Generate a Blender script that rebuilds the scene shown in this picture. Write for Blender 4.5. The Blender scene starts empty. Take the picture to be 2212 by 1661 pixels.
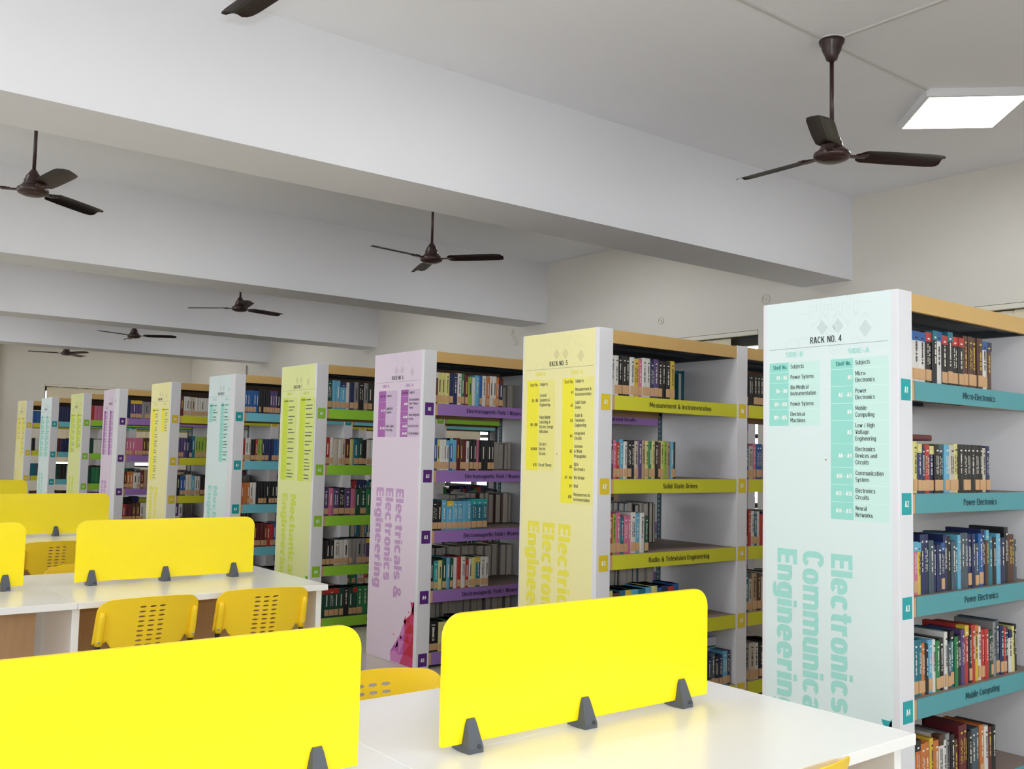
import bpy, bmesh, math, random
from mathutils import Vector, Matrix
SC = bpy.context.scene
COL = SC.collection
R = math.radians

# ------------------------------------------------------------------ camera, world, exposure
CAMZ = 1.4216
yaw, pitch, roll, FPX = R(38.1781), R(4.0556), R(1.2592), 2097.78
Fv = Vector((math.sin(yaw)*math.cos(pitch), math.cos(yaw)*math.cos(pitch), math.sin(pitch)))
R0 = Vector((math.cos(yaw), -math.sin(yaw), 0)); U0 = R0.cross(Fv)
Rv = R0*math.cos(roll) + U0*math.sin(roll); Uv = -R0*math.sin(roll) + U0*math.cos(roll)
camd = bpy.data.cameras.new('camera'); cam = bpy.data.objects.new('camera', camd); COL.objects.link(cam)
camd.sensor_fit = 'HORIZONTAL'; camd.sensor_width = 36; camd.lens = FPX/2212*36; camd.clip_start = .02; camd.clip_end = 200
M3 = Matrix((Rv, Uv, -Fv)).transposed()
cam.matrix_world = Matrix.Translation((0, 0, CAMZ)) @ M3.to_4x4()
SC.camera = cam
def proj(P):
    v = Vector(P) - Vector((0, 0, CAMZ)); z = v.dot(Fv)
    return 1106 + FPX*v.dot(Rv)/z, 830.5 - FPX*v.dot(Uv)/z, z

SC.view_settings.view_transform = 'Standard'; SC.view_settings.look = 'None'
SC.view_settings.gamma = 1; SC.view_settings.use_curve_mapping = False
SC.view_settings.exposure = 0.1
LAMP = 13.5            # strength of the ceiling panels
FLASH = 48.0         # the camera's own flash, a hand above the lens
SKY = 4.5
w = bpy.data.worlds.new('world'); SC.world = w; w.use_nodes = True
bg = w.node_tree.nodes['Background']; bg.inputs[0].default_value = (.92, .96, 1, 1); bg.inputs[1].default_value = SKY
fl = bpy.data.lights.new('camera_flash', 'AREA'); fl.shape = 'DISK'; fl.size = .09; fl.energy = FLASH; fl.color = (.93, .95, 1)
flo = bpy.data.objects.new('camera_flash', fl); COL.objects.link(flo)
flo.matrix_world = Matrix.Translation(Vector((0, 0, CAMZ)) + Uv*.14 + Rv*.01) @ M3.to_4x4() @ Matrix.Rotation(R(60), 4, 'X')   # head tilted up
SC.cycles.max_bounces = 8; SC.cycles.diffuse_bounces = 6; SC.cycles.caustics_reflective = False; SC.cycles.caustics_refractive = False
SC.cycles.sample_clamp_indirect = 4.0

# ------------------------------------------------------------------ helpers
def lin(c):
    c /= 255.0
    return c/12.92 if c <= .04045 else ((c+.055)/1.055)**2.4
MATS = {}
def mat(name, rgb, rough=.55, metal=0, noise=0, scale=20, bump=0, spec=.5, emit=0, stretch=None):
    if name in MATS: return MATS[name]
    m = bpy.data.materials.new(name); m.use_nodes = True; nt = m.node_tree; b = nt.nodes['Principled BSDF']
    col = tuple(lin(c) for c in rgb) + (1,)
    b.inputs['Base Color'].default_value = col; b.inputs['Roughness'].default_value = rough
    b.inputs['Metallic'].default_value = metal; b.inputs['Specular IOR Level'].default_value = spec
    if emit:
        b.inputs['Emission Color'].default_value = (.965, .98, 1, 1); b.inputs['Emission Strength'].default_value = emit
    if noise or bump:
        tc = nt.nodes.new('ShaderNodeTexCoord'); n = nt.nodes.new('ShaderNodeTexNoise'); n.inputs['Scale'].default_value = scale
        n.inputs['Detail'].default_value = 5
        if stretch:
            mp = nt.nodes.new('ShaderNodeMapping'); mp.inputs['Scale'].default_value = stretch
            nt.links.new(tc.outputs['Object'], mp.inputs[0]); nt.links.new(mp.outputs[0], n.inputs['Vector'])
        else: nt.links.new(tc.outputs['Object'], n.inputs['Vector'])
        if noise:
            mx = nt.nodes.new('ShaderNodeMix'); mx.data_type = 'RGBA'
            mx.inputs[6].default_value = tuple(x*(1-noise) for x in col[:3]) + (1,)
            mx.inputs[7].default_value = tuple(min(1, x*(1+noise)) for x in col[:3]) + (1,)
            nt.links.new(n.outputs['Fac'], mx.inputs[0]); nt.links.new(mx.outputs[2], b.inputs['Base Color'])
        if bump:
            bp = nt.nodes.new('ShaderNodeBump'); bp.inputs['Strength'].default_value = bump; bp.inputs['Distance'].default_value = .004
            nt.links.new(n.outputs['Fac'], bp.inputs['Height']); nt.links.new(bp.outputs[0], b.inputs['Normal'])
    MATS[name] = m
    return m

class MB:
    """collects shapes and links them as one mesh object"""
    def __init__(s): s.v = []; s.f = []; s.mi = []; s.mats = []; s.sm = []
    def m(s, mt):
        if mt not in s.mats: s.mats.append(mt)
        return s.mats.index(mt)
    def add(s, v, f, mt=None, smooth=False):
        o = len(s.v); s.v += [tuple(p) for p in v]; s.f += [tuple(i+o for i in q) for q in f]
        k = s.m(mt) if mt is not None else 0
        s.mi += [k]*len(f); s.sm += [smooth]*len(f)
        return s
    def box(s, x0, x1, y0, y1, z0, z1, mt=None, M=None, bev=0):
        if bev:
            bm = bmesh.new(); bmesh.ops.create_cube(bm, size=1)
            for q in bm.verts: q.co = Vector(((x0+x1)/2+q.co.x*(x1-x0), (y0+y1)/2+q.co.y*(y1-y0), (z0+z1)/2+q.co.z*(z1-z0)))
            bmesh.ops.bevel(bm, geom=list(bm.edges), offset=bev, segments=2, affect='EDGES', profile=.5)
            v = [q.co.copy() for q in bm.verts]; f = [[q.index for q in p.verts] for p in bm.faces]; bm.free()
        else:
            v = [Vector(p) for p in ((x0,y0,z0),(x1,y0,z0),(x1,y1,z0),(x0,y1,z0),(x0,y0,z1),(x1,y0,z1),(x1,y1,z1),(x0,y1,z1))]
            f = [(0,3,2,1),(4,5,6,7),(0,1,5,4),(1,2,6,5),(2,3,7,6),(3,0,4,7)]
        if M is not None: v = [M @ p for p in v]
        return s.add(v, f, mt)
    def tube(s, pts, r, mt=None, n=10):
        pts = [Vector(p) for p in pts]; v = []; f = []
        rr = r if isinstance(r, (list, tuple)) else [r]*len(pts)
        prev = None
        for i, p in enumerate(pts):
            d = (pts[min(i+1, len(pts)-1)] - pts[max(i-1, 0)]).normalized()
            a = prev if prev is not None else (Vector((0,0,1)) if abs(d.z) < .9 else Vector((1,0,0)))
            x = (a - d*a.dot(d)).normalized(); y = d.cross(x); prev = x
            for k in range(n):
                t = 2*math.pi*k/n; v.append(p + (x*math.cos(t)+y*math.sin(t))*rr[i])
        for i in range(len(pts)-1):
            for k in range(n): f.append((i*n+k, i*n+(k+1)%n, (i+1)*n+(k+1)%n, (i+1)*n+k))
        f.append(tuple(range(n))[::-1]); f.append(tuple((len(pts)-1)*n+k for k in range(n)))
        return s.add(v, f, mt, True)
    def lathe(s, prof, mt=None, n=32, c=(0,0)):
        v = []; f = []
        for r, z in prof:
            for k in range(n):
                t = 2*math.pi*k/n; v.append((c[0]+r*math.cos(t), c[1]+r*math.sin(t), z))
        for i in range(len(prof)-1):
            for k in range(n): f.append((i*n+k, i*n+(k+1)%n, (i+1)*n+(k+1)%n, (i+1)*n+k))
        f.append(tuple(range(n))[::-1]); f.append(tuple((len(prof)-1)*n+k for k in range(n)))
        return s.add(v, f, mt, True)
    def mesh(s, name):
        me = bpy.data.meshes.new(name); me.from_pydata(s.v, [], s.f)
        for mt in s.mats: me.materials.append(mt)
        me.polygons.foreach_set('material_index', s.mi); me.polygons.foreach_set('use_smooth', s.sm)
        me.update()
        return me
    def build(s, name, parent=None, loc=None):
        return link(name, s.mesh(name), parent, loc)
def link(name, me, parent=None, loc=None):
    o = bpy.data.objects.new(name, me); COL.objects.link(o)
    if parent: o.parent = parent
    if loc: o.location = loc
    return o
def tag(o, label, cat, group=None, kind=None):
    if label: o['label'] = label
    if cat: o['category'] = cat
    if group: o['group'] = group
    if kind: o['kind'] = kind
    return o
def thing(name, label, cat, loc=(0,0,0), rz=0, group=None):
    o = bpy.data.objects.new(name, None); COL.objects.link(o); o.empty_display_size = .1
    o.location = loc; o.rotation_euler = (0, 0, rz)
    return tag(o, label, cat, group)
def struct(o): o['kind'] = 'structure'; return o
def kids(o): return [c for c in ALLK.get(o.name, [])]
def copy_tree(o, parent=None):
    c = o.copy(); COL.objects.link(c)
    if parent is not None: c.parent = parent
    for ch in list(o.children): copy_tree(ch, c)
    return c

# condensed grotesque lettering drawn from bars and bowls; glyph units are cap heights
_gl = {}
def glyph(c, S, HZ, n=12):
    k = (c, S, HZ, n)
    if k in _gl: return _gl[k]
    o = []; h = .74; w = .34+S*.93
    def ring(cx, cy, rx, ry, a0, a1, tx=S, ty=HZ, e=2.5):
        def sp(rx_, ry_, t):
            c_, s_ = math.cos(t), math.sin(t); return (cx + rx_*math.copysign(abs(c_)**(2/e), c_), cy + ry_*math.copysign(abs(s_)**(2/e), s_))
        m = max(3, int(round(n*abs(a1-a0)/360*1.4)))
        for i in range(m):
            t0, t1 = R(a0+(a1-a0)*i/m), R(a0+(a1-a0)*(i+1)/m)
            o.append([sp(rx-tx, ry-ty, t0), sp(rx, ry, t0), sp(rx, ry, t1), sp(rx-tx, ry-ty, t1)])
    def bar(x0, x1, y0, y1): o.append([(x0, y0), (x1, y0), (x1, y1), (x0, y1)])
    def dia(x0, y0, x1, y1, t=S): o.append([(x0-t*.55, y0), (x0+t*.55, y0), (x1+t*.55, y1), (x1-t*.55, y1)])
    H2 = HZ*1.05; q = w/2
    if c == 'E': w -= .03; bar(0, S, 0, 1); bar(S, w, 0, H2); bar(S, w*.95, .5-H2*.45, .5+H2*.55); bar(S, w, 1-H2, 1)
    elif c == 'F': w -= .05; bar(0, S, 0, 1); bar(S, w*.95, .46, .46+H2); bar(S, w, 1-H2, 1)
    elif c == 'L': w -= .05; bar(0, S, 0, 1); bar(S, w, 0, H2)
    elif c == 'H': w += .03; bar(0, S, 0, 1); bar(w-S, w, 0, 1); bar(S, w-S, .5-H2/2, .5+H2/2)
    elif c == 'I': w = S; bar(0, S, 0, 1)
    elif c == 'T': bar(q-S/2, q+S/2, 0, 1-H2); bar(0, w, 1-H2, 1)
    elif c == 'M': w += .24; bar(0, S*.93, 0, 1); bar(w-S*.93, w, 0, 1); o.append([(S*.5, 1), (S*1.35, 1), (w/2+S*.42, .2), (w/2-S*.42, .2)]); o.append([(w-S*.5, 1), (w-S*1.35, 1), (w/2-S*.42, .2), (w/2+S*.42, .2)])
    elif c == 'N': w += .05; bar(0, S*.95, 0, 1); bar(w-S*.95, w, 0, 1); o.append([(0, 1), (S*1.1, 1), (w, 0), (w-S*1.1, 0)])
    elif c == 'A': w += .08; dia(S*.55, 0, w/2-S*.12, 1); dia(w-S*.55, 0, w/2+S*.12, 1); bar(S*.9, w-S*.9, .22, .22+HZ*.9)
    elif c == 'V': w += .06; dia(S*.55, 1, w/2-S*.12, 0); dia(w-S*.55, 1, w/2+S*.12, 0)
    elif c == 'W': w += .40; dia(S*.5, 1, w*.28, 0, S*.9); dia(w*.47, 1, w*.28, 0, S*.9); dia(w*.53, 1, w*.72, 0, S*.9); dia(w-S*.5, 1, w*.72, 0, S*.9)
    elif c == 'K': w += .04; bar(0, S, 0, 1); o.append([(S, .34), (S, .58), (w-S*1.15, 1), (w, 1)]); o.append([(S*.9, .62), (S*1.75, .72), (w+.02, 0), (w-S*1.1, 0)])
    elif c == 'C': w += .03; ring(w/2, .5, w/2+.01, .52, 32, 328, S, H2)
    elif c in 'O0': w += .03 if c == 'O' else -.02; ring(w/2, .5, w/2+.01, .52, 0, 360, S, H2, 2.6)
    elif c == 'U': bar(0, S, .28, 1); bar(w-S, w, .28, 1); ring(w/2, .3, w/2, .32, 180, 360, S, H2)
    elif c == 'D': bar(0, S, 0, 1); ring(w-.34, .5, .34, .5, -90, 90, S, H2, 3); bar(S, w-.32, 0, H2); bar(S, w-.32, 1-H2, 1)
    elif c in 'PRB':
        bar(0, S, 0, 1); ring(w-.24, .73, .24, .27, -90, 90, S, H2, 3); bar(S, w-.22, 1-H2, 1); bar(S, w-.22, .46, .46+H2*.9)
        if c == 'R': o.append([(w-.30, .5), (w-.30+S, .5), (w+.02, 0), (w+.02-S, 0)])
        if c == 'B': ring(w-.25, .26, .27, .26, -90, 90, S, H2, 3); bar(S, w-.22, 0, H2)
    elif c in 'S8s':
        if c == 's': T, w, f = h, w-.04, .74
        else: T, f = 1, 1
        q = w/2; t_ = HZ*(.95 if c == 's' else 1.0); r1 = (T+t_)/4
        if c == '8': ring(q, T-r1, q-.01, r1+.01, 0, 360, S*.95, t_); ring(q, r1, q+.005, r1+.01, 0, 360, S, t_)
        else:
            ring(q, T-r1, q-.005, r1+.015, 15, 268, S, t_); ring(q, r1, q, r1+.015, -165, 88, S, t_)
            o.append([(q-.10, T/2+t_*.2), (q+.02, T/2-t_*.55), (q+.12, T/2-t_*.2), (q-.02, T/2+t_*.6)])
    elif c == '1': w = S+.12; bar(w-S, w, 0, 1); o.append([(0, .70), (w-S, .76), (w-S, .92), (0, .84)])
    elif c in '23':
        ring(w/2, .73, w/2, .28, -60 if c == '3' else -35, 165, S, HZ)
        if c == '3': ring(w/2, .27, w/2, .29, -165, 70, S, HZ); bar(w*.3, w*.7, .44, .44+HZ)
        else: o.append([(0, HZ*.9), (S*.9, HZ*.5), (w-.01, .60), (w-S, .62)]); bar(0, w, 0, H2)
    elif c == '4': bar(w-S-.07, w-.07, 0, 1); bar(0, w, .22, .22+HZ); o.append([(0, .22+HZ), (S*.85, .22+HZ), (w-.07, 1), (w-S-.07, 1)])
    elif c == '5': bar(.04, w-.02, 1-H2, 1); bar(.03, .03+S*.9, .48, 1); ring(w/2, .32, w/2, .34, -165, 130, S, HZ)
    elif c in '69':
        if c == '6': ring(w/2, .31, w/2, .32, 0, 360, S, HZ); ring(w/2, .5, w/2, .51, 40, 200, S, HZ); bar(0, S, .3, .6)
        else: ring(w/2, .69, w/2, .32, 0, 360, S, HZ); ring(w/2, .5, w/2, .51, 220, 380, S, HZ); bar(w-S, w, .4, .7)
    elif c == '7': bar(0, w, 1-H2, 1); o.append([(.08, 0), (.08+S, 0), (w, 1-H2), (w-S, 1-H2)])
    elif c == 'k': bar(0, S, 0, 1); o.append([(S*.9, .22), (S*.9, .44), (w-S*1.1, h), (w, h)]); o.append([(S, .44), (S*1.7, .52), (w+.02, 0), (w-S*1.05, 0)])
    elif c == 'x': dia(S*.55, 0, w-S*.55, h); dia(w-S*.55, 0, S*.55, h)
    elif c == 'l': w = S; bar(0, S, 0, 1)
    elif c == 'i': w = S; bar(0, S, 0, h); bar(0, S, .84, 1)
    elif c == 'j': w = S+.04; bar(.04, .04+S, -.1, h); bar(.04, .04+S, .84, 1); o.append([(-.05, -.24), (.04+S*.5, -.24), (.04+S, -.1), (.04, -.1)]); bar(-.06, .05, -.24, -.12)
    elif c == 'o': ring(q, h/2, q+.01, h/2+.02, 0, 360)
    elif c == 'c': w -= .02; ring(w/2, h/2, w/2+.01, h/2+.02, 36, 324)
    elif c == 'e': ring(q, h/2, q+.01, h/2+.02, 0, 318); bar(S*.5, w, h/2-HZ*.35, h/2+HZ*.35)
    elif c in 'nh': bar(0, S, 0, 1 if c == 'h' else h); ring(q, h-.25, q, .27, 0, 125); bar(w-S, w, 0, h-.24)
    elif c == 'm':
        s_ = S*.93; w = w*2-S*1.03; p = (w-s_)/2; bar(0, s_, 0, h)
        for x in (0, p): ring(x+(p+s_)/2, h-.25, (p+s_)/2, .27, 0, 125, s_); bar(x+p, x+p+s_, 0, h-.24)
    elif c == 'u': bar(w-S, w, 0, h); ring(q, .25, q, .27, 180, 305); bar(0, S, .24, h)
    elif c == 'r': bar(0, S, 0, h); ring(S+.145, h-.23, .26, .25, 92, 180, S, HZ*1.2); w = S+.165
    elif c == 't': w = S+.15; bar(.07, .07+S, .16, .93); bar(0, w, h-HZ*.85, h); ring(.07+.21, .19, .21, .20, 180, 285, S, HZ)
    elif c == 'f': w = S+.15; bar(.07, .07+S, 0, .84); bar(0, w, h-HZ*.85, h); ring(.07+.21, .82, .21, .19, 75, 180, S, HZ)
    elif c == 'a':
        ring(q, h-.22, q-.01, .24, 8, 170, S, HZ*.92); bar(w-S-.005, w-.005, 0, h-.2)
        ring(q-.03, .215, q-.02, .235, 90, 300, S, HZ*.88); bar(q-.05, w-S*.7, .43-HZ*.88, .43)
    elif c in 'bpdqg':
        ring(q, h/2, q, h/2+.02, 0, 360)
        if c in 'bp': bar(0, S, 0 if c == 'b' else -.25, 1 if c == 'b' else h)
        if c in 'dqg': bar(w-S, w, {'d': 0, 'q': -.25, 'g': -.05}[c], 1 if c == 'd' else h)
        if c == 'g': ring(q, -.03, q, .21, 195, 360, S, HZ*.9)
    elif c in 'vy':
        w -= .02; dia(S*.5, h, w/2-S*.08, 0); dia(w-S*.5, h, w/2+S*.08, 0)
        if c == 'y': o.append([(w/2-S*.5, .02), (w/2+S*.6, .04), (w/2, -.25), (w/2-S, -.25)]); bar(w/2-S*1.2, w/2, -.25, -.13)
    elif c == 'w': w += .26; dia(S*.45, h, w*.28, 0, S*.85); dia(w*.5, h, w*.28, 0, S*.85); dia(w*.5, h, w*.72, 0, S*.85); dia(w-S*.45, h, w*.72, 0, S*.85)
    elif c == 'z': w -= .06; bar(0, w, h-HZ, h); bar(0, w, 0, HZ); dia(S*.6, HZ, w-S*.6, h-HZ)
    elif c == '&':
        w += .14; ring(w*.43, .76, w*.32, .25, 0, 360, S*.8, HZ*.85); ring(w*.40, .26, w*.41, .28, 75, 330, S*.95, HZ)
        o.append([(w*.17, .62), (w*.17+S*.9, .70), (w+.02, 0), (w-S*1.15, 0)]); o.append([(w*.68, .14), (w*.6, .28), (w*.83, .5), (w+.02, .44)])
    elif c == '.': w = S; bar(0, S, 0, HZ*1.1)
    elif c == ',': w = S; bar(0, S, 0, HZ*1.1); o.append([(0, -.14), (S*.5, -.14), (S, 0), (S*.3, 0)])
    elif c == '-': w = .26; bar(0, .26, .30, .30+HZ)
    elif c == '\u2013': w = .42; bar(0, .42, .33, .33+HZ*.85)
    elif c == '/': w = .34; o.append([(0, -.03), (S*.8, -.03), (w, 1.02), (w-S*.8, 1.02)])
    elif c == ' ': w = .25
    _gl[k] = (o, w)
    return _gl[k]
def text(mb, t, cap, fn, mt, width=None, align='l', S=.15, maxw=None, n=8, gap=None):
    """fn maps text-plane coordinates (metres) to a 3-D point; cap = capital height"""
    HZ = S*.80; gap = gap if gap is not None else .085-(S-.15)*.35
    x = 0; polys = []
    for c in t:
        g, w_ = glyph(c, S, HZ, n); polys += [[(px+x, py) for px, py in p] for p in g]; x += w_ + gap
    wd = (x-gap)*cap; kx = cap
    if width: kx *= width/wd; wd = width
    elif maxw and wd > maxw: kx *= maxw/wd; wd = maxw
    off = {'l': 0, 'c': -wd/2, 'r': -wd}[align]
    o_ = Vector(fn(0, 0)); N = (Vector(fn(1, 0))-o_).cross(Vector(fn(0, 1))-o_).normalized()
    for i, p in enumerate(polys):        # a hair apart in depth so that crossing strokes do not fight
        q = [Vector(fn(px*kx+off, py*cap)) + N*(.000006*(i % 61)) for px, py in p]
        nrm = (q[1]-q[0]).cross(q[2]-q[1])
        if nrm.length < 1e-14 and len(q) > 3: nrm = (q[2]-q[1]).cross(q[3]-q[2])
        if nrm.dot(N) < 0: q = q[::-1]
        mb.add(q, [tuple(range(len(q)))], mt)

# ------------------------------------------------------------------ colours of the place
WALL = mat('wall_paint', (222, 217, 207), .7, noise=.02, scale=3, bump=.05)
CEIL = mat('ceiling_paint', (242, 242, 246), .75, noise=.02, scale=2.5, bump=.05)
BEAM = mat('beam_plaster', (228, 227, 231), .75, noise=.025, scale=2, bump=.12)
FLOOR = mat('floor_terrazzo', (190, 182, 168), .28, noise=.12, scale=60)
WHITE = mat('white_laminate', (226, 225, 230), .35, noise=.008, scale=30)
DESKW = mat('desk_laminate', (240, 238, 236), .22, noise=.01, scale=40)
WOODL = mat('light_wood_laminate', (206, 166, 124), .5, noise=.12, scale=6, stretch=(12, 12, 1.5))
FASC = mat('tan_fascia', (206, 168, 104), .5, noise=.05, scale=8)
BROWN = mat('shelf_inner_board', (150, 122, 100), .6, noise=.06, scale=10)
STEEL = mat('shelf_grey_steel', (118, 110, 104), .45, metal=.2, noise=.15, scale=20)
SLATE = mat('slotted_steel', (48, 74, 82), .45, metal=.3)
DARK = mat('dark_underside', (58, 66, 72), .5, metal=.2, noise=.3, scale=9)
YEL = mat('yellow_acrylic', (255, 230, 0), .3, noise=.01)
YCH = mat('yellow_chair_plastic', (252, 212, 34), .38, noise=.02)
CLAMP = mat('grey_clamp_plastic', (78, 82, 90), .45)
BLACK = mat('black_tube', (20, 20, 22), .4)
SCREW = mat('screw_steel', (190, 190, 190), .3, metal=.9)
FAN = mat('fan_brown_enamel', (54, 32, 30), .3, noise=.15, scale=12)
INK = mat('ink_black', (40, 44, 48), .6)
GLASS = mat('window_glass', (235, 245, 245), .05)
_n = GLASS.node_tree.nodes; _t = _n.new('ShaderNodeBsdfTransparent'); _t.inputs[0].default_value = (.95, .97, .97, 1); _g = _n.new('ShaderNodeBsdfGlossy'); _g.inputs['Roughness'].default_value = .03
_m = _n.new('ShaderNodeMixShader'); _m.inputs[0].default_value = .06
GLASS.node_tree.links.new(_t.outputs[0], _m.inputs[1]); GLASS.node_tree.links.new(_g.outputs[0], _m.inputs[2]); GLASS.node_tree.links.new(_m.outputs[0], _n['Material Output'].inputs['Surface'])
CREAM = mat('cream_blind', (222, 210, 185), .8, noise=.04, scale=30)
PELM = mat('cream_pelmet', (225, 220, 205), .5)
ALU = mat('dark_window_frame', (50, 48, 46), .4, metal=.3)

# ------------------------------------------------------------------ room shell
XW, ZC, ZB = 7.553, 3.7406, 3.0036
XL, YB0, YF = -5.0, -2.6, 20.9
BEAMS = [.75, 4.7986, 8.9458, 12.9776, 16.8704]; BW = .5123
struct(MB().box(XL, XW, YB0, YF, -.1, 0, FLOOR).build('floor'))
struct(MB().box(XL-.2, XW+.2, YB0-.2, YF+.2, ZC, ZC+.15, CEIL).build('ceiling'))
WZ0, WZ1 = .95, 2.655
WINS = [(1.55, 4.25), (5.81, 8.40), (9.95, 12.45), (13.95, 16.4), (17.9, 20.3)]
def holed_wall(name, a0, a1, holes, z0, z1, fn):
    mb = MB(); cur = a0
    for h0, h1, hz0, hz1 in holes:
        fn(mb, cur, h0, 0, ZC); fn(mb, h0, h1, 0, hz0); fn(mb, h0, h1, hz1, ZC); cur = h1
    fn(mb, cur, a1, 0, ZC)
    return struct(mb.build(name))
holed_wall('wall_right', YB0, YF+.25, [(a, b, WZ0, WZ1) for a, b in WINS], 0, ZC, lambda mb, a, b, z0, z1: mb.box(XW, XW+.25, a, b, z0, z1, WALL))
FW = (4.62, 6.85, .95, 2.60)
holed_wall('wall_far', XL, XW, [FW], 0, ZC, lambda mb, a, b, z0, z1: mb.box(a, b, YF, YF+.25, z0, z1, WALL))
ADDED_LEFT_WINS = [(-1.6, .5), (1.5, 4.5), (5.6, 8.6), (9.7, 12.7), (13.8, 16.6), (17.7, 20.5)]  # added window openings out of view, bringing daylight to ceiling and beams
holed_wall('wall_left', YB0, YF, [(a, b, .8, 2.95) for a, b in ADDED_LEFT_WINS], 0, ZC, lambda mb, a, b, z0, z1: mb.box(XL-.2, XL, a, b, z0, z1, WALL))
ADDED_NEAR_WINS = [(-4.5, -1.4), (-.9, 2.2), (2.7, 5.8)]  # more added openings, behind the camera, lighting the beam faces
holed_wall('wall_near', XL, XW, [(a, b, .8, 2.95) for a, b in ADDED_NEAR_WINS], 0, ZC, lambda mb, a, b, z0, z1: mb.box(a, b, YB0-.2, YB0, z0, z1, WALL))
for y in BEAMS:
    struct(MB().box(XL, XW, y, y+BW, ZB, ZC, BEAM).build('ceiling_beam'))
struct(MB().box(3.0, 3.72, 20.6, YF, 0, ZC, WALL).build('wall_pillar'))

def window(n, c0, c1, z0, z1, to):
    """to(a, d, z): a along the wall, d depth outwards"""
    def bx(mb, a0, a1, d0, d1, zz0, zz1, m):
        p = to(a0, d0, zz0); q = to(a1, d1, zz1)
        mb.box(min(p[0], q[0]), max(p[0], q[0]), min(p[1], q[1]), max(p[1], q[1]), zz0, zz1, m)
    fr = MB(); t = .045
    bx(fr, c0, c1, .14, .19, z0, z0+t, ALU); bx(fr, c0, c1, .12, .19, z1-.13, z1, ALU)
    for i in range(5):
        a = c0 + (c1-c0-t)*i/4; bx(fr, a, a+t, .14, .19, z0+t, z1-.04, ALU)
    bx(fr, c0+t, c1-t, .145, .185, 1.62, 1.66, ALU)
    f = struct(fr.build('window_%d' % n))
    g = MB(); bx(g, c0+t, c1-t, .163, .168, z0+t, z1-.04, GLASS); g.build('glass_pane', f)
    for a in (c0+.62, c1-.62-.3):
        s = MB(); bx(s, a, a+.04, .125, .139, z0+t, z1-.16, ALU); s.build('sash_stile', f)
for i, (a, b) in enumerate(WINS):
    window(i+1, a, b, WZ0, WZ1, lambda a, d, z: (XW+d, a, z))
window(6, FW[0], FW[1], FW[2], FW[3], lambda a, d, z: (a, YF+d, z))
for i, (a, b) in enumerate(ADDED_LEFT_WINS): window(7+i, a, b, .8, 2.95, lambda c, d, z: (XL-d*.8, c, z))  # frames and glass of the added, unseen side windows
for i, (a, b) in enumerate(ADDED_NEAR_WINS): window(13+i, a, b, .8, 2.95, lambda c, d, z: (c, YB0-d*.8, z))  # likewise for the added windows behind the camera
def portal(loc, sx, sy, rot):
    l = bpy.data.lights.new('daylight_portal', 'AREA'); l.shape = 'RECTANGLE'; l.size = sx; l.size_y = sy; l.cycles.is_portal = True
    o = bpy.data.objects.new('daylight_portal', l); COL.objects.link(o); o.location = loc; o.rotation_euler = rot
for a, b in ADDED_LEFT_WINS: portal((XL-.3, (a+b)/2, 1.875), 2.15, b-a, (0, R(-90), 0))
for a, b in ADDED_NEAR_WINS: portal(((a+b)/2, YB0-.3, 1.875), b-a, 2.15, (R(90), 0, 0))
for a, b in WINS: portal((XW+.3, (a+b)/2, 1.8), 1.7, b-a, (0, R(90), 0))

def blinds(c0, c1, ztop, zbot, to, skip0, label):
    """vertical fabric blind on a cream head rail"""
    t = thing('vertical_blind', label, 'window blind', to((c0+c1)/2, .03, ztop), group=None)
    base = Vector(t.location)
    def bx(a0, a1, d0, d1, zz0, zz1, m, name, ang=0):
        p = Vector(to((a0+a1)/2, (d0+d1)/2, 0)); p.z = (zz0+zz1)/2; p -= base
        q = Vector(to(1, 0, 0)) - Vector(to(0, 0, 0)); al = q.normalized()
        rz = math.atan2(al.y, al.x) + ang
        mb = MB(); mb.box(-(a1-a0)/2, (a1-a0)/2, -abs(d1-d0)/2, abs(d1-d0)/2, -(zz1-zz0)/2, (zz1-zz0)/2, m)
        o = mb.build(name, t); o.location = p; o.rotation_euler = (0, 0, rz); return o
    bx(c0+.01, c1-.01, .0, .05, ztop-.042, ztop-.004, PELM, 'head_rail')
    n = int((c1-c0-skip0-.05)/.098); k0 = None
    for i in range(n):
        dz_ = random.random()
        a = c0+skip0+.03+i*.098
        bx(a-.006, a+.104, .035, .037, zbot+.1, ztop-.052+random.uniform(-.004, .004), CREAM, 'blind_slat', R(random.choice((5, 8, 10, 12))))
    return t
random.seed(4)
wt = ['by the first ceiling bay, behind rack number 4', 'behind rack number 5', 'behind racks seven and eight', 'behind racks nine and ten', 'in the last bay beside the far wall']
for i, (a, b) in enumerate(WINS):
    blinds(a, b, WZ1, WZ0, lambda a, d, z: (XW+d, a, z), .34 if i else .08, 'cream vertical blind under a head rail, ' + wt[i])
blinds(FW[0], FW[1], FW[3], FW[2], lambda a, d, z: (a, YF+d, z), .02, 'cream vertical blind in the far end wall above the last racks')

# small fittings on wall and ceiling
def ring(name, c, r, label):
    mb = MB(); pts = [(c[0], c[1]+r*math.cos(t*math.pi/8), c[2]+r*math.sin(t*math.pi/8)) for t in range(17)]
    mb.tube(pts, .004, WALL, 6); mb.box(XW-.012, XW-.001, c[1]-r*.2, c[1]+r*.2, c[2]-r*.2, c[2]+r*.2, WALL)
    tag(mb.build(name), label, 'wall hook')
ring('wall_ring', (XW-.006, 5.72, 2.94), .045, 'thin painted ring on the wall just below the end of the nearest wide beam')
ring('wall_ring', (XW-.006, 7.07, 2.86), .035, 'thin painted ring on the wall above rack number 5')
mb = MB(); mb.tube([(XW-.02, 9.62, 2.99), (XW-.02, 9.62, 2.93), (XW-.03, 9.60, 2.90), (XW-.035, 9.54, 2.86), (XW-.02, 9.52, 2.81), (XW-.02, 9.55, 2.78)], .005, PELM, 6)
mb.box(XW-.02, XW-.001, 9.60, 9.64, 2.95, 2.995, PELM)
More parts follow.
